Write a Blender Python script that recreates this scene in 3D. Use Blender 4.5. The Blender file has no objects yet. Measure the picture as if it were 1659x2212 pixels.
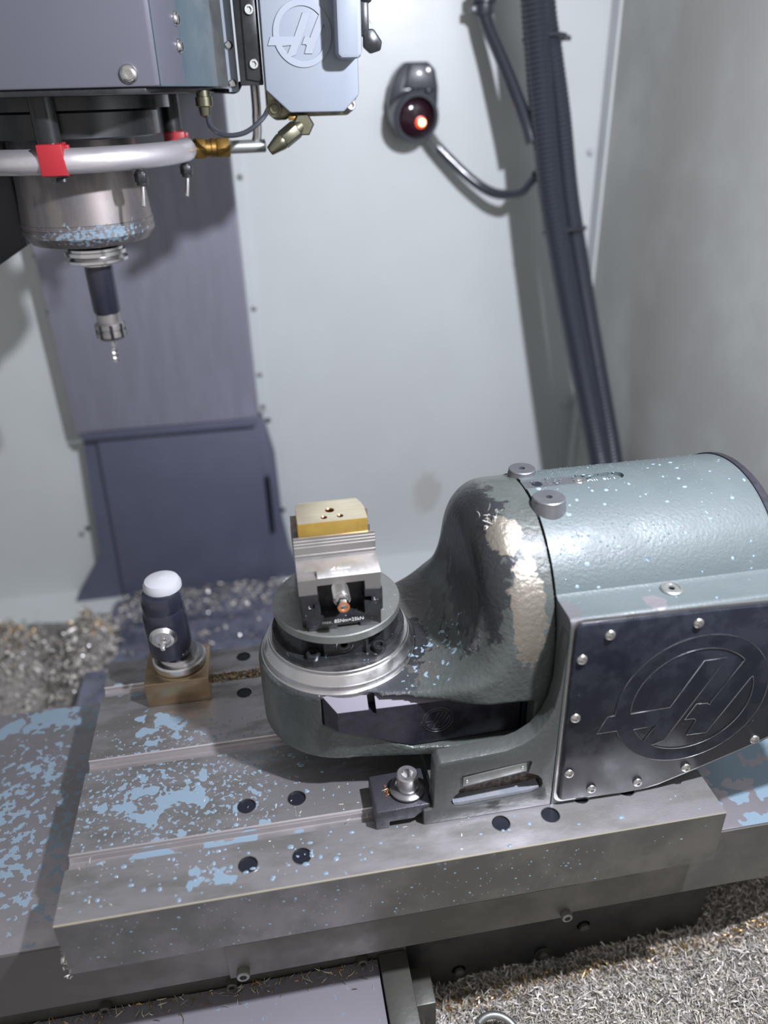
import bpy, bmesh, math, random
import numpy as np
from mathutils import Vector, Matrix, Euler
random.seed(7); RNG = np.random.default_rng(7)
SC = bpy.context.scene
COL = SC.collection
S = 0.001                       # everything below is written in millimetres; many positions back-projected from image pixels

# ---------------------------------------------------------------- camera
cam_d = bpy.data.cameras.new('camera'); cam = bpy.data.objects.new('camera', cam_d); COL.objects.link(cam)
Rc = ((0.985, -0.1709, -0.0242), (-0.103, -0.4695, -0.8769), (0.1385, 0.8662, -0.4801))   # rows: right, down, forward
M = Matrix((Rc[0], [-v for v in Rc[1]], [-v for v in Rc[2]])).transposed().to_4x4()
M.translation = Vector((186.9, -376.9, 517.1)) * S
cam.matrix_world = M
cam_d.sensor_fit = 'VERTICAL'; cam_d.sensor_height = 36; cam_d.sensor_width = 27
cam_d.lens = 1664.4 / 2212 * 36
cam_d.clip_start = 0.01; cam_d.clip_end = 20
cam_d.dof.use_dof = True; cam_d.dof.focus_distance = 0.66; cam_d.dof.aperture_fstop = 2.6
SC.camera = cam

# ---------------------------------------------------------------- light
world = bpy.data.worlds.new('world'); SC.world = world; world.use_nodes = True
bg = world.node_tree.nodes['Background']; bg.inputs[0].default_value = (0.82, 0.80, 0.80, 1); bg.inputs[1].default_value = 0.62

def lamp(name, loc, power, size, col, rot=None, size_y=None):
    l = bpy.data.lights.new(name, 'AREA'); l.energy = power; l.color = col
    l.size = size
    if size_y: l.shape = 'RECTANGLE'; l.size_y = size_y
    else: l.shape = 'DISK'
    o = bpy.data.objects.new(name, l); COL.objects.link(o); o.location = Vector(loc) * S
    if rot is None:
        d = Vector((330, 320, 150)) - Vector(loc); o.rotation_euler = d.to_track_quat('-Z', 'Y').to_euler()
    else: o.rotation_euler = rot
    return o
lamp('work_lamp', (548, -150, 752), 13.5, 0.035, (0.88, 0.90, 1.0))

SC.view_settings.view_transform = 'Standard'; SC.view_settings.look = 'None'
SC.view_settings.exposure = 0.0; SC.view_settings.gamma = 1.0; SC.view_settings.use_curve_mapping = False

# ---------------------------------------------------------------- materials
MATS = {}
def lin(c): return tuple((v/255/12.92 if v/255 <= .04045 else ((v/255+.055)/1.055)**2.4) for v in c)
def _n(nt, t, **k):
    n = nt.nodes.new(t)
    for a, v in k.items(): setattr(n, a, v)
    return n
def noise(nt, co, scale, detail=4, rough=.55, stretch=None):
    if stretch:
        mp = _n(nt, 'ShaderNodeMapping'); mp.inputs['Scale'].default_value = stretch
        nt.links.new(co, mp.inputs['Vector']); co = mp.outputs[0]
    n = _n(nt, 'ShaderNodeTexNoise'); n.inputs['Scale'].default_value = scale; n.inputs['Detail'].default_value = detail
    n.inputs['Roughness'].default_value = rough
    nt.links.new(co, n.inputs['Vector']); return n.outputs['Fac']
def ramp(nt, fac, a, b, lo=0., hi=1.):
    n = _n(nt, 'ShaderNodeMapRange'); n.interpolation_type = 'SMOOTHSTEP'
    n.inputs['From Min'].default_value = a; n.inputs['From Max'].default_value = b
    n.inputs['To Min'].default_value = lo; n.inputs['To Max'].default_value = hi
    nt.links.new(fac, n.inputs['Value']); return n.outputs[0]
def math2(nt, op, a, b):
    n = _n(nt, 'ShaderNodeMath', operation=op)
    for i, v in enumerate((a, b)):
        if isinstance(v, (int, float)): n.inputs[i].default_value = v
        else: nt.links.new(v, n.inputs[i])
    return n.outputs[0]
def mixc(nt, fac, a, b):
    n = _n(nt, 'ShaderNodeMix', data_type='RGBA')
    if isinstance(fac, (int, float)): n.inputs['Factor'].default_value = fac
    else: nt.links.new(fac, n.inputs['Factor'])
    for s, v in (('A', a), ('B', b)):
        i = [q for q in n.inputs if q.name == s and q.type == 'RGBA'][0]
        if isinstance(v, tuple): i.default_value = (*v, 1)
        else: nt.links.new(v, i)
    return [q for q in n.outputs if q.type == 'RGBA'][0]
def mixf(nt, fac, a, b):
    n = _n(nt, 'ShaderNodeMix', data_type='FLOAT')
    ins = [q for q in n.inputs if q.type == 'VALUE']
    for i, v in zip(ins, (fac, a, b)):
        if isinstance(v, (int, float)): i.default_value = v
        else: nt.links.new(v, i)
    return [q for q in n.outputs if q.type == 'VALUE'][0]

COOL = (0.215, 0.295, 0.365)
def mat(name, col, rough=.4, metal=0., col2=None, nscale=40, bump=0., bscale=400, bdetail=3, stretch=None, cvar=None,
        cool=None, wear=None, emit=None, spec=.5, rvar=.12, coat=0.):
    """cool: list of (scale, lo, hi, dirfn) coolant masks; wear: (list of world ellipsoids, colour, metal, rough)"""
    m = bpy.data.materials.new(name); m.use_nodes = True; nt = m.node_tree; MATS[name] = m
    b = nt.nodes['Principled BSDF']
    co = _n(nt, 'ShaderNodeNewGeometry').outputs['Position']
    col = tuple(col)
    c = col; r = rough; me = metal
    if col2 is not None:
        f = ramp(nt, noise(nt, co, nscale, 5, .6, stretch), .38, .62)
        c = mixc(nt, f, col, tuple(col2)); r = mixf(nt, f, rough, min(1, rough+rvar))
    if wear:
        for spots, wc, wm, wr in wear:
            fac = None
            for (x, y, z, rx, ry, rz) in spots:
                mp = _n(nt, 'ShaderNodeMapping', vector_type='TEXTURE')
                mp.inputs['Location'].default_value = (x*S, y*S, z*S); mp.inputs['Scale'].default_value = (rx*S, ry*S, rz*S)
                nt.links.new(co, mp.inputs['Vector'])
                ln = _n(nt, 'ShaderNodeVectorMath', operation='LENGTH'); nt.links.new(mp.outputs[0], ln.inputs[0])
                d = math2(nt, 'ADD', ln.outputs['Value'], math2(nt, 'MULTIPLY', math2(nt, 'SUBTRACT', noise(nt, co, 90, 6, .62), .5), 1.5))
                q = ramp(nt, d, 1.02, .94)
                fac = q if fac is None else math2(nt, 'MAXIMUM', fac, q)
            c = mixc(nt, fac, c, wc); r = mixf(nt, fac, r, wr); me = mixf(nt, fac, me, wm)
    if cool:
        geo = _n(nt, 'ShaderNodeNewGeometry')
        sx = _n(nt, 'ShaderNodeSeparateXYZ'); nt.links.new(geo.outputs['Normal'], sx.inputs[0])
        tot = None
        for (sc_, lo, hi, up, blob) in cool:
            n_ = noise(nt, co, sc_, 2.5, .5)
            if blob:
                g = None
                for (x, y, z, rx, ry, rz) in blob:
                    mp = _n(nt, 'ShaderNodeMapping', vector_type='TEXTURE')
                    mp.inputs['Location'].default_value = (x*S, y*S, z*S); mp.inputs['Scale'].default_value = (rx*S, ry*S, rz*S)
                    nt.links.new(co, mp.inputs['Vector'])
                    ln = _n(nt, 'ShaderNodeVectorMath', operation='LENGTH'); nt.links.new(mp.outputs[0], ln.inputs[0])
                    q = ramp(nt, ln.outputs['Value'], 1.3, .3)
                    g = q if g is None else math2(nt, 'MAXIMUM', g, q)
                n_ = math2(nt, 'ADD', n_, math2(nt, 'MULTIPLY', math2(nt, 'SUBTRACT', g, .6), .30))
            f = ramp(nt, n_, lo, hi)
            if up: f = math2(nt, 'MULTIPLY', f, ramp(nt, sx.outputs['Z'], .5, .9))
            tot = f if tot is None else math2(nt, 'MAXIMUM', tot, f)
        c = mixc(nt, tot, c, COOL); r = mixf(nt, tot, r, .12); me = mixf(nt, tot, me, 0.)
    for s, v in (('Base Color', c), ('Roughness', r), ('Metallic', me)):
        if isinstance(v, (int, float)): b.inputs[s].default_value = v
        elif isinstance(v, tuple): b.inputs[s].default_value = (*v, 1)
        else: nt.links.new(v, b.inputs[s])
    b.inputs['Specular IOR Level'].default_value = spec
    b.inputs['Coat Weight'].default_value = coat; b.inputs['Coat Roughness'].default_value = .12
    if bump:
        bn = _n(nt, 'ShaderNodeBump'); bn.inputs['Strength'].default_value = bump; bn.inputs['Distance'].default_value = .001
        nt.links.new(noise(nt, co, bscale, bdetail, .55, stretch), bn.inputs['Height'])
        nt.links.new(bn.outputs[0], b.inputs['Normal'])
    if emit:
        b.inputs['Emission Color'].default_value = (*emit[0], 1); b.inputs['Emission Strength'].default_value = emit[1]
    return m

mat('wall_paint', (.57, .60, .60), .33, col2=(.54, .57, .565), nscale=4, bump=.05, bscale=300, rvar=.08,
    wear=[([(468, 866, -140, 26, 30, 42)], (.47, .475, .46), 0., .4)])
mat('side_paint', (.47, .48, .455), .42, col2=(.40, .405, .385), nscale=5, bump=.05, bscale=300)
mat('cover_grey', (.33, .33, .40), .38, .35, col2=(.30, .30, .36), nscale=60, stretch=(1, 1, .2), rvar=.05)
mat('dark_sheet', (.125, .135, .19), .45, .2, col2=(.105, .115, .165), nscale=8)
mat('head_grey', (.115, .116, .142), .36, .1, col2=(.105, .107, .132), nscale=6)
mat('head_blue', (.06, .092, .115), .3, .0, col2=(.075, .108, .13), nscale=30)
mat('pale_cast', (.26, .29, .335), .38, col2=(.245, .275, .32), nscale=10, bump=.06, bscale=900)
mat('wet_sheet', (.11, .12, .16), .26, .5, col2=(.24, .25, .32), nscale=16, bump=.6, bscale=70, bdetail=5)
mat('rear_sheet', (.30, .30, .33), .35, .6, col2=(.24, .25, .28), nscale=14)
PL = [(50, 250, 0, 60, 30, 40), (60, 190, 0, 45, 40, 40), (30, 110, 0, 22, 34, 40), (115, 22, 0, 42, 17, 40), (138, 88, 0, 22, 26, 40), (10, 34, 0, 8, 8, 30), (105, 62, 0, 60, 10, 20), (70, 105, 0, 60, 40, 30)]
mat('ground_steel', (.55, .53, .55), .40, .9, col2=(.29, .283, .275), nscale=13, bump=.10, bscale=500, stretch=(1, 3, 1),
    cool=[(55, .615, .63, True, PL), (230, .70, .715, True, [(80, 120, 0, 170, 130, 40)]), (420, .745, .76, False, None)])
mat('slot_steel', (.56, .53, .54), .34, .85, col2=(.50, .47, .48), nscale=30, cool=[(60, .56, .58, True, [(100, 52, 0, 90, 9, 20)])])
mat('side_steel', (.30, .295, .28), .36, .9, col2=(.22, .22, .205), nscale=18, bump=.12, bscale=300,
    cool=[(330, .735, .75, False, None)])
mat('table_steel', (.40, .375, .41), .36, .8, col2=(.33, .315, .335), nscale=20, bump=.08, bscale=300,
    cool=[(50, .535, .55, True, [(-60, 285, -58, 100, 26, 30), (610, 110, -58, 95, 120, 40), (590, 80, -58, 60, 60, 40)]), (150, .655, .67, True, [(-60, 150, -58, 110, 190, 40)])])
mat('table_front', (.25, .245, .225), .55, .8, col2=(.19, .185, .17), nscale=12, bump=.1, bscale=200, cool=[(330, .745, .76, False, None)])
mat('steel', (.70, .69, .69), .25, 1., col2=(.62, .61, .61), nscale=50, bump=.03, bscale=800)
mat('bright_steel', (.75, .74, .74), .18, 1.)
mat('jaw_steel', (.46, .45, .44), .36, .95, col2=(.41, .39, .38), nscale=60, bump=.03, bscale=900)
mat('dull_steel', (.36, .37, .36), .42, .85, col2=(.30, .31, .29), nscale=60, bump=.1, bscale=700, cool=[(420, .70, .72, True, None)])
mat('screw_steel', (.66, .65, .63), .22, 1.)
mat('hole_black', (.012, .014, .022), .35)
mat('socket_black', (.02, .02, .02), .5)
CW = [([(322, 120, 200, 42, 80, 72)], (.040, .043, .047), .45, .33), ([(364, 66, 172, 13, 30, 44), (352, 96, 226, 16, 22, 16)], (.35, .32, .27), .85, .38)]
mat('cast_paint', (.078, .089, .083), .32, .05, col2=(.060, .069, .064), nscale=30, bump=.75, bscale=260, bdetail=4, coat=.2,
    wear=CW + [([(275, 120, 108, 30, 40, 9), (300, 190, 108, 30, 45, 14), (260, 90, 108, 44, 12, 10)], (.17, .168, .16), .7, .42),
               ([(285, 135, 106, 26, 30, 9)], (.03, .032, .036), .3, .35), ([(229, 92, 104, 60, 26, 6)], (.05, .055, .06), .3, .4)],
    cool=[(170, .725, .74, False, [(300, 110, 115, 90, 60, 60)]), (500, .755, .77, False, None)])
mat('cyl_paint', (.098, .120, .123), .38, .05, col2=(.083, .104, .107), nscale=25, bump=.38, bscale=380, bdetail=5, coat=.18,
    wear=[([(453, 45, 185, 8.5, 9, 8)], (.20, .19, .20), .5, .45), ([(387, 48, 185, 8, 13, 16)], (.10, .10, .105), .2, .6)],
    cool=[(230, .72, .735, False, None)])
mat('bare_pad', (.30, .30, .32), .35, .85, col2=(.22, .22, .24), nscale=60)
mat('black_cover', (.013, .015, .023), .20, .0, col2=(.024, .027, .037), nscale=45, bump=.03, bscale=90, spec=.28,
    cool=[(420, .765, .78, False, None)], rvar=.14)
mat('rim_glint', (.22, .22, .22), .3, .6, col2=(.06, .06, .07), nscale=45)  # pale outline tubes for edges catching light and coolant residue
mat('edge_glint', (.78, .72, .58), .32, .9)  # golden highlight of the plate's front bevel put into the colour
mat('black_gloss', (.014, .016, .024), .13, spec=.6)
mat('black_anodised', (.022, .021, .030), .30, .2, col2=(.030, .029, .040), nscale=120, cool=[(600, .76, .775, False, None)])
mat('chamfer_sheen', (.17, .16, .19), .48, .5)  # lamp reflection on the black chamfer, put into a paler colour
mat('black_steel', (.030, .031, .036), .24, .5, col2=(.045, .046, .052), nscale=90, bump=.05, bscale=700, spec=.7,
    cool=[(300, .70, .715, False, None)])
mat('clamp_black', (.085, .085, .10), .33, .6, col2=(.065, .065, .078), nscale=160, bump=.25, bscale=1100)
mat('base_cast', (.085, .092, .09), .35, .2, col2=(.085, .092, .088), nscale=30, bump=.6, bscale=170, coat=.3)
mat('rust_pocket', (.20, .165, .145), .35, .3, col2=(.075, .05, .045), nscale=260, cool=[(60, .46, .5, False, [(338, 40, 15, 55, 30, 5)])])
mat('brass_milled', (.80, .73, .56), .33, .8, col2=(.72, .64, .46), nscale=160, stretch=(.15, 1.6, 1), rvar=.05, bump=.05, bscale=300)
mat('brass', (.74, .50, .13), .30, .85, col2=(.62, .40, .10), nscale=60)
mat('hole_copper', (.30, .13, .06), .3, .9)
mat('washer_steel', (.26, .255, .27), .3, .85)
mat('gauge_steel', (.40, .30, .19), .2, .95, col2=(.35, .26, .165), nscale=20)  # steel, with the brown of its reflections put into the base colour
mat('white_plastic', (.5, .51, .54), .4)
mat('black_plastic', (.020, .022, .035), .24, spec=.6)
mat('engrave', (.75, .75, .75), .5)
mat('engrave_grey', (.62, .62, .62), .5)
mat('copper_ring', (.75, .27, .10), .3, .6)
mat('spindle_steel', (.26, .23, .22), .40, .75, col2=(.17, .16, .17), nscale=40, stretch=(1, 1, .3),
    cool=[(260, .50, .66, False, [(50, 430, 402, 70, 60, 12)])])
mat('dark_metal', (.02, .022, .024), .24, .3, col2=(.035, .037, .04), nscale=25, coat=.1)
mat('ring_pipe', (.66, .63, .65), .36, .7, col2=(.58, .55, .58), nscale=50)
mat('red_plastic', (.36, .018, .028), .35)
mat('yellow_brass', (.36, .22, .06), .32, .85, col2=(.28, .17, .05), nscale=80)
mat('nozzle_brass', (.22, .21, .14), .26, .9, col2=(.14, .135, .10), nscale=80)
mat('rubber', (.035, .04, .05), .38, coat=.2)
mat('hose_dark', (.026, .031, .042), .34, coat=.25)
mat('hose_gloss', (.030, .035, .045), .2, coat=.5)
mat('led_halo', (.3, .02, .02), .3, emit=((1, .10, .04), 1.6))
mat('led_core', (1, .6, .3), .3, emit=((1, .55, .22), 9))
mat('lens', (.022, .008, .014), .12)
mat('saddle_dark', (.060, .060, .060), .45, .2, col2=(.045, .045, .046), nscale=30, bump=.2, bscale=120)
mat('bracket_brown', (.13, .125, .11), .35, .5, col2=(.10, .10, .09), nscale=30, bump=.15, bscale=200)
mat('sheet_lilac', (.36, .34, .38), .42, .45, col2=(.32, .305, .34), nscale=20, cool=[(150, .68, .70, True, None)])
mat('floor_dark', (.05, .048, .045), .6, col2=(.08, .075, .07), nscale=20)
mat('chip_bed', (.16, .15, .14), .6, .2, col2=(.34, .32, .29), nscale=300, bump=1, bscale=400)
mat('chip_a', (.80, .745, .69), .45, .25)
mat('chip_b', (.55, .515, .48), .45, .3)
mat('chip_c', (.62, .56, .44), .5, .2)
mat('chip_d', (.16, .145, .13), .5, .3)
mat('chip_brass', (.50, .33, .13), .35, .7)
mat('white_film', (.20, .22, .26), .2, col2=(.26, .27, .29), nscale=40)
mat('coolant', COOL, .10, spec=.6)
mat('clear_drop', (.10, .14, .155), .05, spec=.9)

# ---------------------------------------------------------------- helpers
ORG = {}
def rx(a): return Matrix.Rotation(math.radians(a), 4, 'X')
def ry(a): return Matrix.Rotation(math.radians(a), 4, 'Y')
def rz(a): return Matrix.Rotation(math.radians(a), 4, 'Z')
def T(x, y, z): return Matrix.Translation((x, y, z))
AX = {'z': Matrix.Identity(4), 'y-': rx(90), 'y+': rx(-90), 'x+': ry(90), 'x-': ry(-90), 'z-': rx(180)}

class MB:
    def __init__(s): s.v = []; s.f = []
    def add(s, vs, fs, m=None):
        o = len(s.v)
        if m is not None: vs = [tuple(m @ Vector(v)) for v in vs]
        s.v += [tuple(v) for v in vs]; s.f += [tuple(i+o for i in f) for f in fs]; return s
    def box(s, x0, x1, y0, y1, z0, z1, b=0, m=None):
        if b:
            bm = bmesh.new(); bmesh.ops.create_cube(bm, size=1)
            for v in bm.verts: v.co = ((x0+x1)/2+v.co.x*(x1-x0), (y0+y1)/2+v.co.y*(y1-y0), (z0+z1)/2+v.co.z*(z1-z0))
            bmesh.ops.bevel(bm, geom=bm.edges[:], offset=b, segments=2, profile=.5, affect='EDGES')
            bm.verts.index_update()
            s.add([tuple(v.co) for v in bm.verts], [[v.index for v in f.verts] for f in bm.faces], m); bm.free(); return s
        v = [(x, y, z) for x in (x0, x1) for y in (y0, y1) for z in (z0, z1)]
        return s.add(v, [(0, 1, 3, 2), (4, 6, 7, 5), (0, 4, 5, 1), (2, 3, 7, 6), (0, 2, 6, 4), (1, 5, 7, 3)], m)
    def prism(s, poly, ax, a, b, bev=0, m=None):
        """poly 2D; ax 'x': (y,z), 'y': (x,z), 'z': (x,y)"""
        f3 = {'x': lambda p, t: (t, p[0], p[1]), 'y': lambda p, t: (p[0], t, p[1]), 'z': lambda p, t: (p[0], p[1], t)}[ax]
        bm = bmesh.new()
        A = [bm.verts.new(f3(p, a)) for p in poly]; B = [bm.verts.new(f3(p, b)) for p in poly]; n = len(poly)
        bm.faces.new(A); bm.faces.new(B[::-1])
        for i in range(n): bm.faces.new((A[i], B[i], B[(i+1) % n], A[(i+1) % n]))
        bmesh.ops.recalc_face_normals(bm, faces=bm.faces[:])
        if bev:
            eds = [e for e in bm.edges if e.calc_face_angle(0) > .35]
            bmesh.ops.bevel(bm, geom=eds, offset=bev, segments=2, profile=.5, affect='EDGES')
        bm.verts.index_update()
        s.add([tuple(v.co) for v in bm.verts], [[v.index for v in f.verts] for f in bm.faces], m); bm.free(); return s
    def lathe(s, prof, m=None, n=48, cap=True, a0=0, a1=360):
        full = abs(a1-a0) >= 359.9; k = n if full else n+1
        vs = []; fs = []
        for (r, z) in prof:
            for i in range(k):
                a = math.radians(a0+(a1-a0)*i/n); vs.append((r*math.cos(a), r*math.sin(a), z))
        for j in range(len(prof)-1):
            for i in range(n):
                i2 = (i+1) % k; fs.append((j*k+i, j*k+i2, (j+1)*k+i2, (j+1)*k+i))
        if cap:
            if prof[0][0] > 0: fs.append(tuple(range(k))[::-1])
            if prof[-1][0] > 0: fs.append(tuple((len(prof)-1)*k+i for i in range(k)))
        return s.add(vs, fs, m)
    def cyl(s, c, r, h, ax='z', n=32, b=0, m=None):
        p = [(r-b, 0), (r, b), (r, h-b), (r-b, h)] if b else [(r, 0), (r, h)]
        mm = T(*c) @ AX[ax]
        return s.lathe(p, mm if m is None else m @ mm, n)
    def tube(s, pts, r, n=14, sub=6, ripple=0, pitch=4., caps=True, closed=False):
        P = [Vector(p) for p in pts]; Q = []
        if sub:
            k = len(P)
            for i in range(k-1 if not closed else k):
                p0 = P[i-1] if (i > 0 or closed) else P[i]*2-P[i+1]; p1 = P[i]; p2 = P[(i+1) % k]; p3 = P[(i+2) % k] if (i+2 < k or closed) else p2*2-p1
                for j in range(sub):
                    t = j/sub; Q.append(.5*((2*p1)+(-p0+p2)*t+(2*p0-5*p1+4*p2-p3)*t*t+(-p0+3*p1-3*p2+p3)*t**3))
            if not closed: Q.append(P[-1])
        else: Q = P
        if ripple:
            L = [0]
            for a, b in zip(Q, Q[1:]): L.append(L[-1]+(b-a).length)
            m_ = int(L[-1]/pitch*4); Z = []; j = 0
            for i in range(m_+1):
                d = L[-1]*i/m_
                while j < len(L)-2 and L[j+1] < d: j += 1
                Z.append(Q[j].lerp(Q[j+1], (d-L[j])/max(1e-6, L[j+1]-L[j])))
            Q = Z
        up = None; vs = []; fs = []; N = len(Q)
        for i, q in enumerate(Q):
            if closed: t = (Q[(i+1) % N]-Q[i-1]).normalized()
            else: t = (Q[min(i+1, N-1)]-Q[max(i-1, 0)]).normalized()
            if up is None: up = t.orthogonal().normalized()
            up = (up-t*up.dot(t)).normalized(); sd = t.cross(up)
            rr = r(i/(N-1)) if callable(r) else r
            if ripple: rr += (0, ripple, 0, -ripple)[i % 4]
            for k in range(n):
                a = 2*math.pi*k/n; vs.append(q+(up*math.cos(a)+sd*math.sin(a))*rr)
        for i in range(N if closed else N-1):
            i2 = (i+1) % N
            for k in range(n):
                k2 = (k+1) % n; fs.append((i*n+k, i*n+k2, i2*n+k2, i2*n+k))
        if caps and not closed: fs.append(tuple(range(n))[::-1]); fs.append(tuple((N-1)*n+k for k in range(n)))
        return s.add(vs, fs)
    def build(s, name, mname, parent=None, origin=None, ang=32, sub=None):
        me = bpy.data.meshes.new(name)
        if parent is not None: org = ORG[parent.name]
        elif origin is not None: org = Vector(origin)
        else:
            a = np.array(s.v); org = Vector(((a[:, 0].min()+a[:, 0].max())/2, (a[:, 1].min()+a[:, 1].max())/2, a[:, 2].min()))
        me.from_pydata([((v[0]-org[0])*S, (v[1]-org[1])*S, (v[2]-org[2])*S) for v in s.v], [], s.f)
        me.validate(); bm = bmesh.new(); bm.from_mesh(me); bmesh.ops.recalc_face_normals(bm, faces=bm.faces[:]); bm.to_mesh(me); bm.free()
        return finish(me, name, mname, parent, org, ang)

def finish(me, name, mname, parent, org, ang=32):
    me.materials.append(MATS[mname]); me.shade_smooth(); me.set_sharp_from_angle(angle=math.radians(ang))
    o = bpy.data.objects.new(name, me); COL.objects.link(o)
    if parent is not None: o.parent = parent
    else: o.location = Vector(org)*S
    ORG[o.name] = Vector(org); return o

def thing(name, label, cat, loc, group=None):
    o = bpy.data.objects.new(name, None); COL.objects.link(o); o.location = Vector(loc)*S; o.empty_display_size = .01
    ORG[o.name] = Vector(loc); return tag(o, label, cat, group)
def tag(o, label=None, cat=None, group=None, kind=None):
    for k, v in (('label', label), ('category', cat), ('group', group), ('kind', kind)):
        if v: o[k] = v
    return o
def struct(o): o['kind'] = 'structure'; return o

def boolean(o, cutters, op='DIFFERENCE'):
    """cutters: list of MB in world mm"""
    tmp = []
    for mb in cutters:
        me = bpy.data.meshes.new('cut'); org = ORG[o.name]
        me.from_pydata([((v[0]-org[0])*S, (v[1]-org[1])*S, (v[2]-org[2])*S) for v in mb.v], [], mb.f)
        bm = bmesh.new(); bm.from_mesh(me); bmesh.ops.recalc_face_normals(bm, faces=bm.faces[:]); bm.to_mesh(me); bm.free()
        c = bpy.data.objects.new('cut', me); COL.objects.link(c); c.parent = o.parent
        if o.parent is None: c.location = o.location
        tmp.append(c); md = o.modifiers.new('b', 'BOOLEAN'); md.object = c; md.operation = op; md.solver = 'EXACT'
    bpy.context.view_layer.update()
    ev = o.evaluated_get(bpy.context.evaluated_depsgraph_get()); me = bpy.data.meshes.new_from_object(ev)
    old = o.data; o.modifiers.clear(); o.data = me; bpy.data.meshes.remove(old)
    for c in tmp: m_ = c.data; bpy.data.objects.remove(c); bpy.data.meshes.remove(m_)
    me.shade_smooth(); me.set_sharp_from_angle(angle=math.radians(32)); return o

def copy_part(o, dloc_mm, parent):
    c = o.copy(); COL.objects.link(c); c.parent = parent; c.location = Vector(dloc_mm)*S
    for ch in list(o.children):
        g = ch.copy(); COL.objects.link(g); g.parent = c
    return c

def screw(parent, c, r, ax='y-', kind='button', name='screw', m='screw_steel', h=None):
    """one screw = head with a real hex socket"""
    mb = MB(); mm = T(*c) @ AX[ax]
    if kind == 'button': h = h or r*.55; prof = [(r, 0), (r*.98, h*.25), (r*.85, h*.62), (r*.60, h*.95), (r*.45, h)]; s_ = r*.42
    elif kind == 'cap': h = h or r*1.6; prof = [(r*.97, 0), (r, .4), (r, h-r*.14), (r*.9, h), (r*.62, h)]; s_ = r*.58
    elif kind == 'hex': 
        h = h or r*.8; prof = None
    if kind == 'hex':
        p = [(r*math.cos(math.radians(60*i)), r*math.sin(math.radians(60*i))) for i in range(6)]
        mb.prism(p, 'z', 0, h, bev=r*.12, m=mm); mb.lathe([(r*1.25, -.6), (r*1.25, 0)], mm, 24)
        return mb.build(name, m, parent)
    n = 24; vs = []; fs = []
    for (q, z) in prof:
        for i in range(n): a = 2*math.pi*i/n; vs.append((q*math.cos(a), q*math.sin(a), z))
    k = len(prof)
    for j in range(k-1):
        for i in range(n): fs.append((j*n+i, j*n+(i+1) % n, (j+1)*n+(i+1) % n, (j+1)*n+i))
    base = len(vs)
    def hexr(a): 
        a = (a % (math.pi/3))-math.pi/6; return s_*math.cos(math.pi/6)/math.cos(a)
    for z in (h, h*.35):
        for i in range(n): a = 2*math.pi*i/n; vs.append((hexr(a)*math.cos(a), hexr(a)*math.sin(a), z))
    for i in range(n):
        j = (i+1) % n
        fs.append(((k-1)*n+i, (k-1)*n+j, base+j, base+i)); fs.append((base+i, base+j, base+n+j, base+n+i))
    fs.append(tuple(base+n+i for i in range(n))); fs.append(tuple(range(n))[::-1])
    mb.add(vs, fs, mm)
    return mb.build(name, m, parent)

def arc(cx, cy, r, a0, a1, n=10, rr=None):
    rr = rr or r
    return [(cx+r*math.cos(math.radians(a0+(a1-a0)*i/n)), cy+rr*math.sin(math.radians(a0+(a1-a0)*i/n))) for i in range(n+1)]
def rrect(x0, x1, y0, y1, r, n=6):
    return arc(x1-r, y0+r, r, -90, 0, n)+arc(x1-r, y1-r, r, 0, 90, n)+arc(x0+r, y1-r, r, 90, 180, n)+arc(x0+r, y0+r, r, 180, 270, n)

def text(body, size, mm, name, mname, parent, ext=.06, spacing=1.0):
    """flat raised lettering; mm maps text XY (mm) to world mm"""
    cu = bpy.data.curves.new('t', 'FONT'); cu.body = body; cu.size = size; cu.extrude = ext; cu.align_x = 'LEFT'; cu.space_character = spacing
    o = bpy.data.objects.new('t', cu); COL.objects.link(o); bpy.context.view_layer.update()
    me = bpy.data.meshes.new_from_object(o.evaluated_get(bpy.context.evaluated_depsgraph_get()))
    bpy.data.objects.remove(o); bpy.data.curves.remove(cu)
    mb = MB(); mb.add([tuple(v.co) for v in me.vertices], [tuple(p.vertices) for p in me.polygons], mm); bpy.data.meshes.remove(me)
    me = bpy.data.meshes.new(name); org = ORG[parent.name]
    me.from_pydata([((v[0]-org[0])*S, (v[1]-org[1])*S, (v[2]-org[2])*S) for v in mb.v], [], mb.f)
    return finish(me, name, mname, parent, org)

# emblem outline in unit coordinates (circle radius 1)
def _u(x, y): return ((x-645)/420, (512-y)/492)
def emblem_polys():
    ri = .80
    a1 = math.degrees(math.atan2(*_u(320, 550)[::-1])); a2 = math.degrees(math.atan2(*_u(885, 258)[::-1]))
    a3 = math.degrees(math.atan2(*_u(955, 390)[::-1])); a4 = math.degrees(math.atan2(*_u(475, 822)[::-1]))
    to = math.degrees(math.asin(-.07)); tb = math.degrees(math.asin(-.33))
    outer = arc(0, 0, 1, -180-to, 180-tb-360+0, 2)[:0]
    outer = arc(0, 0, 1, 180-to, -180-tb+0, 60)           # clockwise over the top from tail top to tail bottom
    outer += [_u(137, 675), _u(185, 548)]
    R = arc(0, 0, ri, 180+(a1+180 if a1 < 0 else a1-180), a2, 30)+[_u(885, 262), _u(755, 550), _u(754, 572), _u(735, 556), _u(675, 548), _u(625, 665), _u(678, 668), _u(692, 684), _u(655, 800), _u(770, 805), _u(952, 395)]
    R += arc(0, 0, ri, a3, a4, 24)+[_u(530, 815), _u(790, 210), _u(665, 210), _u(527, 545)]
    a5 = math.degrees(math.atan2(*_u(360, 676)[::-1])); a6 = math.degrees(math.atan2(*_u(425, 780)[::-1]))
    Tt = arc(0, 0, ri, a5, a6, 5)+[_u(468, 676)]
    return outer, R, Tt
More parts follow.
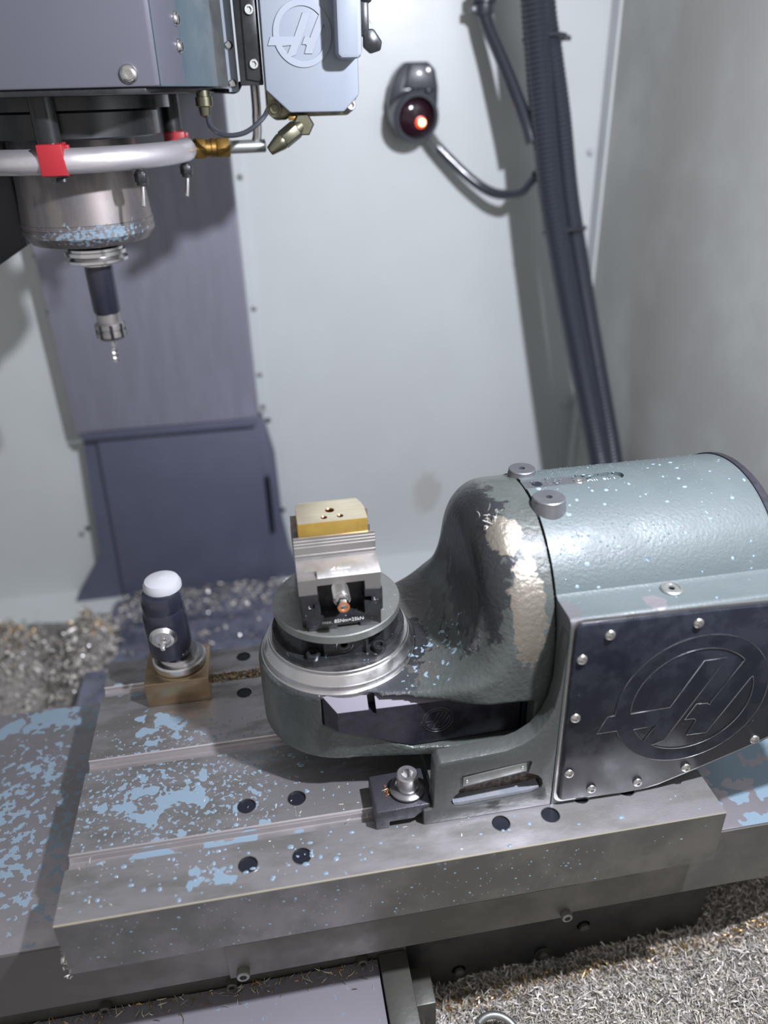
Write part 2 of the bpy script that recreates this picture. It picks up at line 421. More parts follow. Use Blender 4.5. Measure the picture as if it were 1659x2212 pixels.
def emblem(name, mname, parent, c, R, h, mm=None, bevel=.0, shear=0.):
    """raised ring with the slanted letter, facing -y, centre c=(x,y,z) on the surface"""
    cu = bpy.data.curves.new('e', 'CURVE'); cu.dimensions = '2D'; cu.fill_mode = 'BOTH'; cu.extrude = h; cu.bevel_depth = bevel; cu.bevel_resolution = 2; cu.offset = -bevel
    for poly in emblem_polys():
        sp = cu.splines.new('POLY'); sp.points.add(len(poly)-1); sp.use_cyclic_u = True
        for i, p in enumerate(poly): sp.points[i].co = (p[0]*R, p[1]*R, 0, 1)
    o = bpy.data.objects.new('e', cu); COL.objects.link(o); bpy.context.view_layer.update()
    me = bpy.data.meshes.new_from_object(o.evaluated_get(bpy.context.evaluated_depsgraph_get()))
    bpy.data.objects.remove(o); bpy.data.curves.remove(cu)
    m4 = (mm if mm is not None else T(*c) @ rx(90))
    mb = MB(); mb.add([tuple(v.co) for v in me.vertices], [tuple(p.vertices) for p in me.polygons], m4); bpy.data.meshes.remove(me)
    me = bpy.data.meshes.new(name); org = ORG[parent.name]
    me.from_pydata([((v[0]-org[0])*S, (v[1]-org[1])*S, (v[2]-org[2])*S) for v in mb.v], [], mb.f)
    return finish(me, name, mname, parent, org, 25)

def glint_lines(parent, c, R, r_):  # added tubes that draw the emblem's edge highlights
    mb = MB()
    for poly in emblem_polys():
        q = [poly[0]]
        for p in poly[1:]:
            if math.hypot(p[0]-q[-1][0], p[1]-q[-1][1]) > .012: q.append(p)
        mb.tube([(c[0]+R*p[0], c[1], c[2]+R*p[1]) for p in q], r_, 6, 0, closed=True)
    return mb.build('emblem_glint', 'rim_glint', parent, ang=60)

def surface_nets(F, lo, step):
    """iso-surface F=0 of a 3-D array, returns verts (mm) and quads"""
    nx, ny, nz = F.shape; ins = F < 0
    c = np.stack([F[i:nx-1+i, j:ny-1+j, k:nz-1+k] for i in (0, 1) for j in (0, 1) for k in (0, 1)], -1)
    neg = (c < 0).sum(-1); act = (neg > 0) & (neg < 8)
    idx = -np.ones(act.shape, int); A = np.argwhere(act); idx[tuple(A.T)] = np.arange(len(A))
    cc = c[tuple(A.T)]; offs = np.array([(i, j, k) for i in (0, 1) for j in (0, 1) for k in (0, 1)], float)
    acc = np.zeros((len(A), 3)); cnt = np.zeros(len(A))
    for a in range(8):
        for b in range(a+1, 8):
            if np.abs(offs[a]-offs[b]).sum() != 1: continue
            fa, fb = cc[:, a], cc[:, b]; x = (fa < 0) != (fb < 0)
            t = np.where(x, fa/np.where(fa == fb, 1, fa-fb), 0)[:, None]
            acc += np.where(x[:, None], offs[a]+(offs[b]-offs[a])*t, 0); cnt += x
    V = (A+acc/cnt[:, None])*step+np.array(lo)
    quads = []
    for ax in range(3):
        u, v = [(1, 2), (2, 0), (0, 1)][ax]
        s0 = [slice(0, -1)]*3; s1 = [slice(0, -1)]*3; s0[ax] = slice(0, -1); s1[ax] = slice(1, None)
        sl = [slice(1, -1)]*3; sl[ax] = slice(0, F.shape[ax]-1)
        sh = [slice(1, -1)]*3; sh[ax] = slice(1, F.shape[ax])
        a, b = ins[tuple(sl)], ins[tuple(sh)]
        E_ = np.argwhere(a != b)
        if not len(E_): continue
        base = E_.copy(); base[:, u] += 1; base[:, v] += 1
        fl = a[tuple(E_.T)]
        def g(du, dv):
            q = base.copy(); q[:, u] -= du; q[:, v] -= dv; return idx[tuple(q.T)]
        q = np.stack([g(0, 0), g(1, 0), g(1, 1), g(0, 1)], 1); q[~fl] = q[~fl][:, ::-1]
        quads.append(q)
    return V, np.concatenate(quads)

# ================================================================= SETTING
WY = 866
struct(MB().box(-900, 746, WY, WY+8, -300, 1500).build('wall_back', 'wall_paint'))
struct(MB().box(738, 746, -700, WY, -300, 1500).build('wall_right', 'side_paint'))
struct(MB().box(-900, -890, -300, WY, -300, 1500).build('wall_left', 'wall_paint'))
struct(MB().box(-900, 746, -700, WY+8, -310, -290).build('floor', 'floor_dark'))
struct(MB().prism([(WY, -268), (WY, -289.5), (770, -289.5), (770, -288)], 'x', -890, 738).build('trim_2', 'wall_paint'))
struct(MB().prism([(738, 832), (734, 832), (733, 838), (736, 856), (736, WY), (738, WY)], 'z', -288, 1400).build('trim_1', 'wall_paint'))
for (x, z) in ((724.5, 426), (721.5, 11)):
    m_ = MB().cyl((x, WY, z), 4.6, 8, 'y-', 16, 1).lathe([(6, 0), (6, 2)], T(x, WY, z) @ AX['y-'], 16)
    o = m_.build('wall_bolt', 'white_plastic', None)
    tag(o, 'small pale bolt on the back wall by the corner, %s of two' % ('upper' if z > 100 else 'lower'), 'bolt', 'bolts by the wall corner')

# ================================================================= COLUMN COVERS
cc = thing('column_cover', 'tall grey sheet-metal cover standing behind the spindle', 'cover', (32, 826, 52))
MB().prism([(-112, 52), (172, 52), (176, 60), (176, 1200), (-112, 1200)], 'y', 822, 865, 1.5).build('front_panel', 'cover_grey', cc)
MB().box(176.5, 190, 861, 865.5, 48, 1200).build('side_flange', 'wall_paint', cc)
MB().box(-128, -113, 861, 865.5, 60, 1200).build('side_flange', 'wall_paint', cc)
MB().prism([(-108, 52), (172, 52), (170, 40), (-100, 40)], 'y', 816, 822, 1).build('bottom_lip', 'dark_sheet', cc)
for x, z in ((186, 411), (186, 220), (184, 112), (184, 56)): screw(cc, (x, 861, z), 4.5, m='dull_steel')
for x, z in ((-119, 317), (-119, 235)): screw(cc, (x, 861, z), 4.5, m='hole_black')
lc = thing('lower_column_cover', 'dark blue-grey sheet cover flaring out below the tall grey column cover', 'cover', (32, 830, -284))
MB().prism([(-92, 48), (-108, 29), (-124, -188), (-190, -284), (-100, -284), (230, -284), (207, -223), (198, -150), (196, -26), (186, 25), (180, 48)], 'y', 838, 865, 1).build('back_plate', 'dark_sheet', lc)
MB().prism([(-84, 46), (-96, -284), (174, -284), (172, 46)], 'y', 829, 838, 1).build('front_panel', 'dark_sheet', lc)
MB().box(176, 183, 829, 838, -170, -60, 1).build('latch_strip', 'hole_black', lc)
for x, z in ((190, 40), (200, -131), (-133, -128)): screw(lc, (x, 838, z), 4.5, m='hole_black')

# ================================================================= REAR WAY COVER + MOUNDS
wc = thing('rear_way_cover', 'wet stepped steel way cover with swarf smears behind the fixture plate', 'cover', (60, 600, -284))
for i, (y0, y1, z) in enumerate(((322, 450, -205), (450, 575, -226), (575, 700, -246), (700, 815, -266))):
    mb = MB().prism([(y0, z-8), (y0, z), (y0+3, z+3), (y1-6, z+3), (y1, z-1), (y1, z-8)], 'x', -118+i*4, 330, 0)
    mb.box(-118+i*4, 330, y0+8, y1-8, -284, z-7)
    mb.build('cover_panel', 'wet_sheet' if i else 'rear_sheet', wc)

def chips_mesh(name, mname, N, fn, lmin, lmax, w, curl=1.0, seed=0, upb=.5, parent=None, thick=0):
    """N little curled ribbons; fn(rng,n)->positions (n,3) mm"""
    r = np.random.default_rng(seed); P = fn(r, N); K = 5
    L = r.uniform(lmin, lmax, N); W = w*r.uniform(.6, 1.3, N)
    th = r.uniform(0, 2*np.pi, N); el = r.normal(0, upb, N); tw = r.uniform(-1.2, 1.2, N)
    d = np.stack([np.cos(th)*np.cos(el), np.sin(th)*np.cos(el), np.sin(el)], 1)
    ref = np.where(np.abs(d[:, 2:3]) > .9, np.array([[1., 0, 0]]), np.array([[0, 0, 1.]]))
    s1 = np.cross(d, ref); s1 /= np.linalg.norm(s1, axis=1)[:, None]; s2 = np.cross(s1, d)
    c = np.cos(tw)[:, None]; s_ = np.sin(tw)[:, None]; a = s1*c+s2*s_; b = -s1*s_+s2*c
    cur = r.uniform(.4, 2.6, N)*curl; V = np.zeros((N, K, 2, 3))
    for k in range(K):
        t = k/(K-1)-.5; ph = cur*t
        R_ = L/np.maximum(cur, .05)
        p = P+d*(R_*np.sin(ph))[:, None]+b*(R_*(np.cos(ph)-1))[:, None]+a*(t*L*.25)[:, None]
        ww = (W*(1-1.5*abs(t)**1.5))[:, None]/2
        V[:, k, 0] = p+a*ww; V[:, k, 1] = p-a*ww
    V = V.reshape(-1, 3); base = (np.arange(N)*K*2)[:, None, None]
    q = np.array([[2*k, 2*k+1, 2*k+3, 2*k+2] for k in range(K-1)])[None]+base
    q = q.reshape(-1, 4)
    me = bpy.data.meshes.new(name); org = np.array([0, 0, 0.]) if parent is None else np.array(ORG[parent.name])
    me.vertices.add(len(V)); me.vertices.foreach_set('co', ((V-org)*S).ravel())
    me.loops.add(q.size); me.loops.foreach_set('vertex_index', q.ravel().astype(np.int32))
    me.polygons.add(len(q)); me.polygons.foreach_set('loop_start', np.arange(0, q.size, 4, dtype=np.int32)); me.polygons.foreach_set('loop_total', np.full(len(q), 4, np.int32))
    me.update(); me.validate(); 
    mats = mname if isinstance(mname, (list, tuple)) else [mname]
    for m_ in mats: me.materials.append(MATS[m_])
    mi = r.integers(0, len(mats), N).repeat(K-1).astype(np.int32); me.polygons.foreach_set('material_index', mi)
    me.shade_smooth(); o = bpy.data.objects.new(name, me); COL.objects.link(o)
    if parent is not None: o.parent = parent
    ORG[o.name] = Vector(org); o['kind'] = 'stuff'; return o

def vnoise(x, y, s, seed=0):
    r = np.random.default_rng(seed); G = r.random((64, 64)); x = x/s+500; y = y/s+500
    i = np.floor(x).astype(int); j = np.floor(y).astype(int); u = x-i; v = y-j; u = u*u*(3-2*u); v = v*v*(3-2*v)
    g = lambda a, b: G[a % 64, b % 64]
    return g(i, j)*(1-u)*(1-v)+g(i+1, j)*u*(1-v)+g(i, j+1)*(1-u)*v+g(i+1, j+1)*u*v
def hfield(name, mname, H, x0, x1, y0, y1, st, parent=None, zb=-286):
    xs = np.arange(x0, x1+st, st); ys = np.arange(y0, y1+st, st); X, Y = np.meshgrid(xs, ys, indexing='ij'); Z = H(X, Y)
    nx, ny = X.shape; mb = MB(); mb.v = [tuple(p) for p in np.stack([X, Y, Z], -1).reshape(-1, 3)]
    mb.f = [(i*ny+j, (i+1)*ny+j, (i+1)*ny+j+1, i*ny+j+1) for i in range(nx-1) for j in range(ny-1)]
    return mb.build(name, mname, parent, ang=180)

def Hfront(X, Y):
    z = -243+10*vnoise(X, Y, 60, 1)+5*vnoise(X, Y, 22, 2)+2*vnoise(X, Y, 8, 3)
    z = z+np.clip((X-500)/200, 0, 1)*16+np.clip((-Y)/200, 0, 1)*6
    d = np.hypot(np.maximum(X-575, 0)+0, np.maximum(48-Y, 0)); inside = (X < 575) & (Y > 48)
    z = z-27*np.exp(-(np.clip(48-Y, 0, 99)/24)**2)*np.clip((640-X)/60, 0, 1)
    # hollow around the way cover corner at the left
    z = z-16*np.exp(-((X-310)/34)**2-((Y-22)/20)**2)+14*np.exp(-((X-262)/30)**2-((Y+22)/26)**2)
    return z
heap = thing('swarf_heap', 'heap of loose grey metal chips in front of and beside the machine saddle', 'metal chips', (600, 0, -285))
hb = hfield('chip_bed', 'chip_bed', Hfront, 236, 815, -420, 330, 6, heap); hb['kind'] = 'stuff'
def fn_front(r, n):
    x = r.uniform(238, 800, n); y = 330-560*np.sqrt(r.uniform(0, 1, n)); y = np.where(r.random(n) < .75, r.uniform(-190, 110, n), r.uniform(-400, 320, n))
    return np.stack([x, y, Hfront(x, y)+r.exponential(1.8, n)], 1)
o = chips_mesh('loose_chip', ['chip_a', 'chip_b', 'chip_a', 'chip_c', 'chip_b', 'chip_d'], 60000, fn_front, 5, 14, 1.15, 1.3, 3, .5, heap)
def fn_edge(r, n):
    x = r.uniform(255, 640, n); y = 44-np.abs(r.normal(0, 9, n)); return np.stack([x, y, Hfront(x, y)+r.exponential(2, n)], 1)
chips_mesh('stringy_chip', ['chip_brass', 'chip_c', 'chip_d', 'chip_brass'], 2200, fn_edge, 6, 14, 1.2, 1.3, 5, .6, heap)

for nm, (cx_, cy_, rx_, ry_, hh, sd), lab in (('swarf_mound', (-255, 650, 80, 90, 84, 11), 'wet silvery swarf mound with a brown top at the far left edge'),
                                        ('swarf_mound', (-126, 640, 54, 100, 92, 12), 'wet silvery swarf mound with a brown top left of the stepped way cover')):
    mo = thing(nm, lab, 'metal chips', (cx_, cy_, -285))
    H = lambda X, Y, c=(cx_, cy_, rx_, ry_, hh, sd): -287+c[4]*np.exp(-((X-c[0])/c[2])**2*1.1-((Y-c[1])/c[3])**2*1.1)*(.75+.5*vnoise(X, Y, 24, c[5]))
    b_ = hfield('chip_bed', 'chip_bed', H, cx_-rx_*1.7, cx_+rx_*1.7, cy_-ry_*1.7, cy_+ry_*1.7, 7, mo); b_['kind'] = 'stuff'
    def fm(r, n, H=H, c=(cx_, cy_, rx_, ry_)):
        x = r.normal(c[0], c[2]*.62, n); y = r.normal(c[1], c[3]*.62, n); return np.stack([x, y, H(x, y)+r.exponential(3, n)], 1)
    chips_mesh('loose_chip', ['chip_a', 'chip_b', 'chip_d', 'bright_steel'], 1500, fm, 7, 18, 3.2, 1, sd, .6, mo)
    def fb(r, n, H=H, c=(cx_, cy_, rx_, ry_)):
        x = r.normal(c[0], c[2]*.35, n); y = r.normal(c[1]+c[3]*.45, c[3]*.25, n); return np.stack([x, y, H(x, y)+r.exponential(4, n)], 1)
    chips_mesh('brown_chip', ['chip_brass', 'chip_c'], 420, fb, 7, 15, 2.6, 1, sd+3, .6, mo)
def fr(r, n):
    x = r.uniform(-100, 300, n); y = np.where(r.random(n) < .6, r.uniform(740, 824, n), r.uniform(330, 824, n))
    z = np.interp(y, [322, 450, 450.1, 575, 575.1, 700, 700.1, 826], [-202, -202, -223, -223, -243, -243, -263, -263]); return np.stack([x, y, z+1+r.exponential(1.5, n)], 1)
o = chips_mesh('scattered_chips', ['chip_a', 'chip_c', 'bright_steel', 'chip_d'], 1500, fr, 4, 12, 2.4, 1, 21, .3)
tag(o, 'scattered shiny chips lying on the wet rear way cover', 'metal chips')

# ================================================================= MACHINE TABLE, SADDLE, FRONT COVERS
tb = thing('machine_table', 'long steel machine table under the thick fixture plate, wet with milky coolant', 'table', (100, 165, -135))
MB().box(-700, 812, 26, 303, -134.5, -58, 1.2).build('table_top', 'table_steel', tb)
MB().box(-700, 812, 24.8, 26.2, -134, -59.5).build('front_face', 'table_front', tb)
MB().box(109, 411, 22.2, 24.8, -135.5, -92, .5).build('front_strip', 'table_front', tb)
screw(tb, (120.5, 22.2, -127.5), 5.6, 'y-', 'cap', m='dull_steel', h=6); screw(tb, (404, 22.2, -129), 5, 'y-', 'cap', m='dull_steel', h=6)

sd = thing('saddle', 'black cast saddle with bolts under the machine table beside the chip heap', 'machine base', (400, 180, -285))
pp = [(255, -284), (575, -284), (575, -225)]+arc(556, -190, 22, -20, 40, 6)+[(560, -136), (255, -136)]
MB().prism(pp, 'y', 60, 300, 1.5).build('casting', 'saddle_dark', sd)
MB().prism([(428, -140), (427, -179), (418, -190), (330, -250), (300, -284), (262, -284), (262, -140)], 'y', 56, 61, 1).build('cover_plate', 'saddle_dark', sd)
for x, z in ((446, -216), (404, -243), (318, -244)): screw(sd, (x, 60 if x > 430 else 56, z), 5.5, 'y-', 'hex', 'bolt', 'bracket_brown')

fc = thing('front_way_cover', 'pale lilac sheet-metal way cover low in front of the machine table', 'cover', (50, -20, -285))
MB().box(-700, 236, -200, 37, -176, -170, 1).build('top_sheet', 'sheet_lilac', fc)
MB().box(-700, 236, -200, -197, -284, -177).build('front_sheet', 'sheet_lilac', fc)
MB().prism([(-700, -190), (-700, -140), (262, -140), (262, -196), (240, -196), (240, -176)], 'y', 38, 43, .6).build('rear_bracket', 'bracket_brown', fc)
MB().box(237, 262, -40, 37.5, -260, -164, 1).build('end_bracket', 'bracket_brown', fc)
MB().box(263, 283, 4, 38, -240, -196, 1.5).build('end_stop', 'bracket_brown', fc)
for x, z in ((107, -163), (0.3, -163), (222, -164)): screw(fc, (x, 38, z), 4.6, 'y-', 'cap', m='bracket_brown')
def f2(r, n):
    x = r.uniform(-90, 235, n); y = 36-r.exponential(5, n); return np.stack([x, y, np.full(n, -168.5)], 1)
o = chips_mesh('golden_chips', ['chip_brass', 'chip_c', 'chip_d'], 300, f2, 3, 10, .8, 1, 31, .15); tag(o, 'fine golden chips caught along the back edge of the lilac way cover', 'metal chips')

rg = MB().tube([(333+20*math.cos(a), -22+20*math.sin(a), -228+9*math.sin(a*.5)) for a in np.linspace(-.3, 2.4, 12)], 3.4, 12, 3).build('bent_tube', 'dull_steel')
tag(rg, 'short bent steel tube half buried in the chips at the bottom edge', 'tube')

# ================================================================= FIXTURE PLATE
pl = thing('fixture_plate', 'thick ground-steel fixture plate with T-slots on the machine table, splashed with coolant', 'plate', (260, 147, -58))
sl = [(46.4, 59.4), (143.8, 157.4), (241.8, 255.2)]
prof = [(0.8, 0), (0, -.8), (0, -57.4), (.6, -58), (293.9, -58), (294.5, -57.4), (294.5, -.8), (293.7, 0)]
for a, b in sl[::-1]: prof += [(b+.8, 0), (b, -.8), (b, -7.5), (a, -7.5), (a, -.8), (a-.8, 0)]
body = MB().prism(prof, 'x', 0, 520).build('plate_body', 'ground_steel', pl)
holes = [(138.2, 24.7), (138.2, 80.9), (179.5, 24.7), (179.5, 80.9), (138.2, 220.5), (138.2, 276.7), (339, 24.7), (380.4, 24.7), (411, 38), (451, 38)]
boolean(body, [MB().cyl((x, y, -5), 7.4, 6, 'z', 32) for x, y in holes])
me = body.data; me.materials.append(MATS['slot_steel']); me.materials.append(MATS['side_steel']); me.materials.append(MATS['edge_glint'])
for p in me.polygons:
    c = p.center; n = p.normal; y_ = c.y*1000+147; z_ = c.z*1000-58
    if abs(n.z) < .5 and (abs(n.x) > .5 or y_ < 2 or y_ > 292): p.material_index = 2
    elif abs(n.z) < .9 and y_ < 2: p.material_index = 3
    elif any(a-1 < y_ < b+1 for a, b in sl) and p.area > 1e-4: p.material_index = 1
me.set_sharp_from_angle(angle=math.radians(20))
for (a, b) in sl:
    MB().prism([(a+.15, -7.4), (a+.15, -2.6), (a+2.0, -2.6), (a+3.4, -5.4), (b-3.4, -5.4), (b-2.0, -2.6), (b-.15, -2.6), (b-.15, -7.4)], 'x', .6, 519.4, 0).build('slot_strip', 'slot_steel', pl)
h0 = None
for x, y in holes:
    if h0 is None:
        h0 = MB().cyl((x, y, -4.9), 7.1, 3.9, 'z', 28, .5).build('hole_plug', 'hole_black', pl); hx = (x, y)
        MB().lathe([(7.25, -.6), (7.25, .08), (8.0, .08), (8.2, -.3)], T(x, y, 0), 32, cap=False).build('hole_rim', 'steel', h0)
    else: copy_part(h0, (x-hx[0], y-hx[1], 0), pl)
def f3(r, n): 
    x = r.uniform(100, 165, n); y = r.uniform(241, 256, n); return np.stack([x, y, -5+r.uniform(0, 6, n)], 1)
o = chips_mesh('slot_chips', ['chip_brass', 'chip_c', 'chip_d'], 700, f3, 2, 6, 1.2, 1, 41, .4); tag(o, 'small golden chips packed in the rear T-slot beside the tilting arm', 'metal chips')
def f4(r, n):
    x = np.concatenate([r.uniform(0, 520, n//2), r.uniform(-2, 3, n//4), r.uniform(0, 260, n-n//2-n//4)]); y = np.concatenate([r.uniform(0, 70, n//2), r.uniform(-3, 6, n//4), r.uniform(60, 140, n-n//2-n//4)])
    z = np.where(np.arange(n) < n//2, .5, np.where(np.arange(n) < n//2+n//4, r.uniform(-60, -30, n), .5)); return np.stack([x, y, z], 1)
o = chips_mesh('stray_chips', ['chip_a', 'chip_c'], 90, f4, 2, 7, .5, 1, 43, .15); tag(o, 'few stray bright chips lying on the fixture plate', 'metal chips')
def drops(name, mname, pts, seed=0, fl=.35, label=None, cat='droplets', parent=None):
    mb = MB(); r = random.Random(seed)
    for (x, y, z, nx, ny, nz, s_) in pts:
        n_ = Vector((nx, ny, nz)).normalized(); m_ = T(x, y, z) @ n_.to_track_quat('Z', 'Y').to_matrix().to_4x4() @ Matrix.Diagonal((s_*r.uniform(.7, 1.5), s_*r.uniform(.7, 1.2), s_*fl, 1)) @ rz(r.uniform(0, 90))
        vs = []; K = 8
        for rr, zz in ((1, -.1), (.85, .45), (.45, .85)):
            for i in range(K): vs.append((rr*math.cos(6.283*i/K), rr*math.sin(6.283*i/K), zz))
        vs.append((0, 0, 1)); fs = []
        for j in range(2):
            for i in range(K): fs.append((j*K+i, j*K+(i+1) % K, (j+1)*K+(i+1) % K, (j+1)*K+i))
        for i in range(K): fs.append((2*K+i, 2*K+(i+1) % K, 3*K))
        mb.add(vs, fs, m_)
    o = mb.build(name, mname, parent, ang=180); o['kind'] = 'stuff'
    if label: tag(o, label, cat)
    return o
rr = random.Random(5)
drops('coolant_drops', 'coolant', [(rr.uniform(3, 230) if rr.random() < .7 else rr.uniform(3, 510), rr.choice((rr.uniform(2, 43), rr.uniform(62, 140))), 0, 0, 0, 1, rr.choice((.7, .9, 1.2, 1.9))) for _ in range(230)], 2,
      label='milky blue coolant droplets beaded on top of the fixture plate')
drops('front_face_drops', 'coolant', [(rr.uniform(10, 400) if rr.random() < .8 else rr.uniform(10, 515), 0, -rr.uniform(3, 56), 0, -1, 0, rr.choice((.35, .5, .6, 1.0))) for _ in range(230)], 3,
      label='tiny coolant droplets on the front face of the fixture plate')

# ================================================================= TILTING ROTARY TABLE
ro = thing('tilting_rotary_table', 'grey-green cast tilting rotary table with black side cover on the fixture plate', 'rotary table', (390, 148, 0))
# ---- housing: box plus cylinder
YC, ZC, RC = 148, 145, 93
a_l = math.degrees(math.asin((185.2-ZC)/RC))
hp = [(34.6, 0), (34.6, 180)]+arc(39.6, 180.2, 5, 180, 90, 4)[1:]+[(YC-RC*math.cos(math.radians(a_l))-3, 185.2)]
hp += [(YC-RC*math.cos(math.radians(a)), ZC+RC*math.sin(math.radians(a))) for a in np.linspace(a_l+1.5, 180-a_l-1.5, 60)]
hp += [(YC+RC*math.cos(math.radians(a_l))+3, 185.2), (258, 185.2), (261.4, 180), (261.4, 0)]
hs = MB().prism(hp, 'x', 384.6, 565).build('housing', 'cyl_paint', ro)
cut = MB().prism([(452, -5), (468, .4), (507, 16), (545, 32), (600, 62), (600, -5)], 'y', 0, 300)
pad = MB().box(384, 431, 141, 156, 236.4, 245)
oil = MB().prism([(x, y) for x, y in arc(431, 148.5, 6.2, 90, 270, 8)+arc(463, 148.5, 6.2, -90, 90, 8)], 'z', 234.6, 245)
thr = MB().cyl((396, 149, 226), 4, 20, 'z', 20)
flt = MB().box(384, 384.9, 0, 300, 0, 1)
boolean(hs, [cut, pad, oil, thr])
MB().box(565, 612, 34.6, 261.4, 62, 180, 3).prism([(565, 33), (612, 58), (612, 64), (565, 64)], 'y', 36, 260).build('motor_box', 'base_cast', ro)
MB().lathe([(RC+1.2, 0), (RC+1.2, 5), (RC-2, 9), (0, 9)], T(565.2, YC, ZC) @ AX['x+'], 72).build('end_cap', 'black_anodised', ro)
# ---- foot pedestals
for y0, y1 in ((34.6, 50), (246, 261.4)):
    f_ = MB().prism([(277.8, 0), (384.4, 0), (384.4, 172), (382, 130), (379, 106), (374, 92), (366, 80), (355, 72.5), (342, 68.5), (325, 67.6), (291, 66), (287, 61), (285.6, 17.5), (284.5, 16.7), (277.8, 15.5)], 'y', y0, y1, 1.2).build('foot', 'base_cast', ro)
    if y0 < 100:
        sl_ = [(300, 22), (300.6, 18.4), (303.4, 15.4), (308, 14.2), (366, 16.6), (371, 18), (374.4, 21.4), (375.6, 26), (374.4, 31.6), (371, 36.4), (364, 40.4), (355, 40), (310, 33.4), (303, 28)]
        boolean(f_, [MB().prism(sl_, 'y', 30, 45), MB().prism([(306, 30), (362, 38), (365, 52), (363.5, 54), (309, 48.6), (306.5, 46)], 'y', 30, 36.6)])
        MB().prism([(q[0], q[1]) for q in sl_], 'y', 44.4, 44.9).build('pocket_floor', 'rust_pocket', ro)
        MB().prism([(303, 15.9), (308, 14.8), (366, 17.1), (373, 20.4), (373, 22.4), (366, 20.4), (308, 18.4), (302, 19)], 'y', 36, 44.6).build('pocket_coolant', 'white_film', ro)
        tp = MB().prism([(309.5, 36.6), (309.5, 46.2), (360.6, 52.4), (361, 43.2)], 'y', 34.9, 36.4, .2).build('name_tag', 'dull_steel', ro)
        for x, z in ((312.5, 41.6), (357.5, 47.6)): MB().lathe([(1.4, 0), (1.2, .5), (.6, .9), (0, 1)], T(x, 34.9, z) @ AX['y-'], 14).build('rivet', 'screw_steel', tp)
MB().box(290, 384, 63, 233, 0, 14, 1).build('floor_web', 'base_cast', ro)
# ---- side cover with emblem and screws
cp = arc(393.5, 176.6, 6, 180, 90, 6)+[(500, 180.6), (612, 176)]+[(612, 66)]+[(568, 43), (545, 33), (507, 18.5), (478, 8), (462, 4.0), (448, 3.2), (400, 6.2)]+arc(394.6, 12, 6, 260, 180, 5)
co_ = MB().prism(cp, 'y', 31.6, 34.4, .9).build('side_cover', 'black_cover', ro)
gp = arc(394, 177, 8.6, 180, 90, 6)+[(500, 183.6), (613, 179.5), (613, 62), (568, 38), (545, 28.5), (507, 14), (478, 3.4), (462, .6), (400, 2)]+arc(394.6, 10.6, 8.6, 262, 180, 5)
MB().prism(gp, 'y', 34.3, 35.4).build('gasket_frame', 'steel', ro)
for i, (x, z) in enumerate(((413.6, 171.5), (481.7, 171.6), (393.8+.6, 152.3), (395, 95.6), (395.6, 36.5), (416.7, 14.6), (456.9, 13.6), (498, 21.8), (554.9, 42.5), (560, 170))):
    screw(co_, (x, 31.7, z), 4.3, 'y-', 'button')
em_ = emblem('emblem', 'black_cover', co_, (490, 31.7, 96.6), 63, .35, bevel=.3)
glint_lines(em_, (490, 31.2, 96.6), 63, .33)
# emblem edge highlight is painted on by the pale outline tubes
# ---- bosses, plugs, oil-fill marking
for nm, cx_, cy_, r_, z0, z1 in (('boss', 395, 119.5, 12.6, 222, 240.2), ('boss', 391, 172, 11, 224, 240.6)):
    bo = MB().lathe([(r_*1.18, z0), (r_*1.06, z1-5), (r_, z1-2), (r_, z1-.6), (r_-.6, z1), (2.6, z1), (2.6, z1-5), (0, z1-5)], T(cx_, cy_, 0), 40).build(nm, 'bare_pad', ro)
MB().box(385, 430, 141.3, 155.7, 235.6, 236.5).build('bare_pad', 'bare_pad', ro)
MB().lathe([(4.3, 236.55), (3.3, 236.75), (3.0, 235.8), (2.0, 235.9), (0, 235.9)], T(396, 149, 0), 20).build('threaded_hole', 'hole_black', ro)
ps = MB().lathe([(5.4, 234.7), (5.4, 236.4), (4.8, 237), (2.2, 237), (1.8, 235.8), (0, 235.8)], T(431.5, 148.2, 0), 28).build('oil_plug', 'steel', ro)
text('OIL FILL', 6.4, T(438.5, 146.2, 234.8), 'lettering', 'engrave_grey', ro, .15, 1.15)
bp_ = MB().lathe([(8.5, 184.5), (8.5, 186.2), (7.4, 187.2), (6.2, 187.2), (5.8, 186.4), (2.4, 186.4), (2.2, 185.2), (0, 185.2)], T(472, 57.5, 0), 32).build('ledge_plug', 'dull_steel', ro)
# drops on the cylinder
dp = []
for _ in range(520):
    a = rr.uniform(a_l+4, 118); x = min(562, 392+abs(rr.gauss(0, 70))); dp.append((x, YC-RC*math.cos(math.radians(a)), ZC+RC*math.sin(math.radians(a)), 0, -math.cos(math.radians(a)), math.sin(math.radians(a)), rr.choice((.35, .45, .6, .8))))
d_ = drops('clear_droplets', 'clear_drop', dp, 6, .5, parent=ro)
dp = []
for _ in range(42):
    a = rr.uniform(a_l+2, 100); x = rr.uniform(388, 562); dp.append((x, YC-RC*math.cos(math.radians(a)), ZC+RC*math.sin(math.radians(a)), 0, -math.cos(math.radians(a)), math.sin(math.radians(a)), rr.choice((.9, 1.3, 1.7))))
drops('coolant_droplets', 'coolant', dp, 7, .3, parent=ro)

# ---- tilting arm (signed-distance casting)
st = 1.6; lo = (150, 40, 26); n_ = (int(236/st), int(216/st), int(220/st))
X, Y, Z = np.meshgrid(*[lo[i]+st*np.arange(n_[i]) for i in range(3)], indexing='ij')
def smin(a, b, k): h = np.clip(.5+.5*(b-a)/k, 0, 1); return b*(1-h)+a*h-k*h*(1-h)
def smax(a, b, k): return -smin(-a, -b, k)
PX, PY = 229., 148.
rad = 69.0
d2 = np.hypot(X-PX, Y-PY)-rad
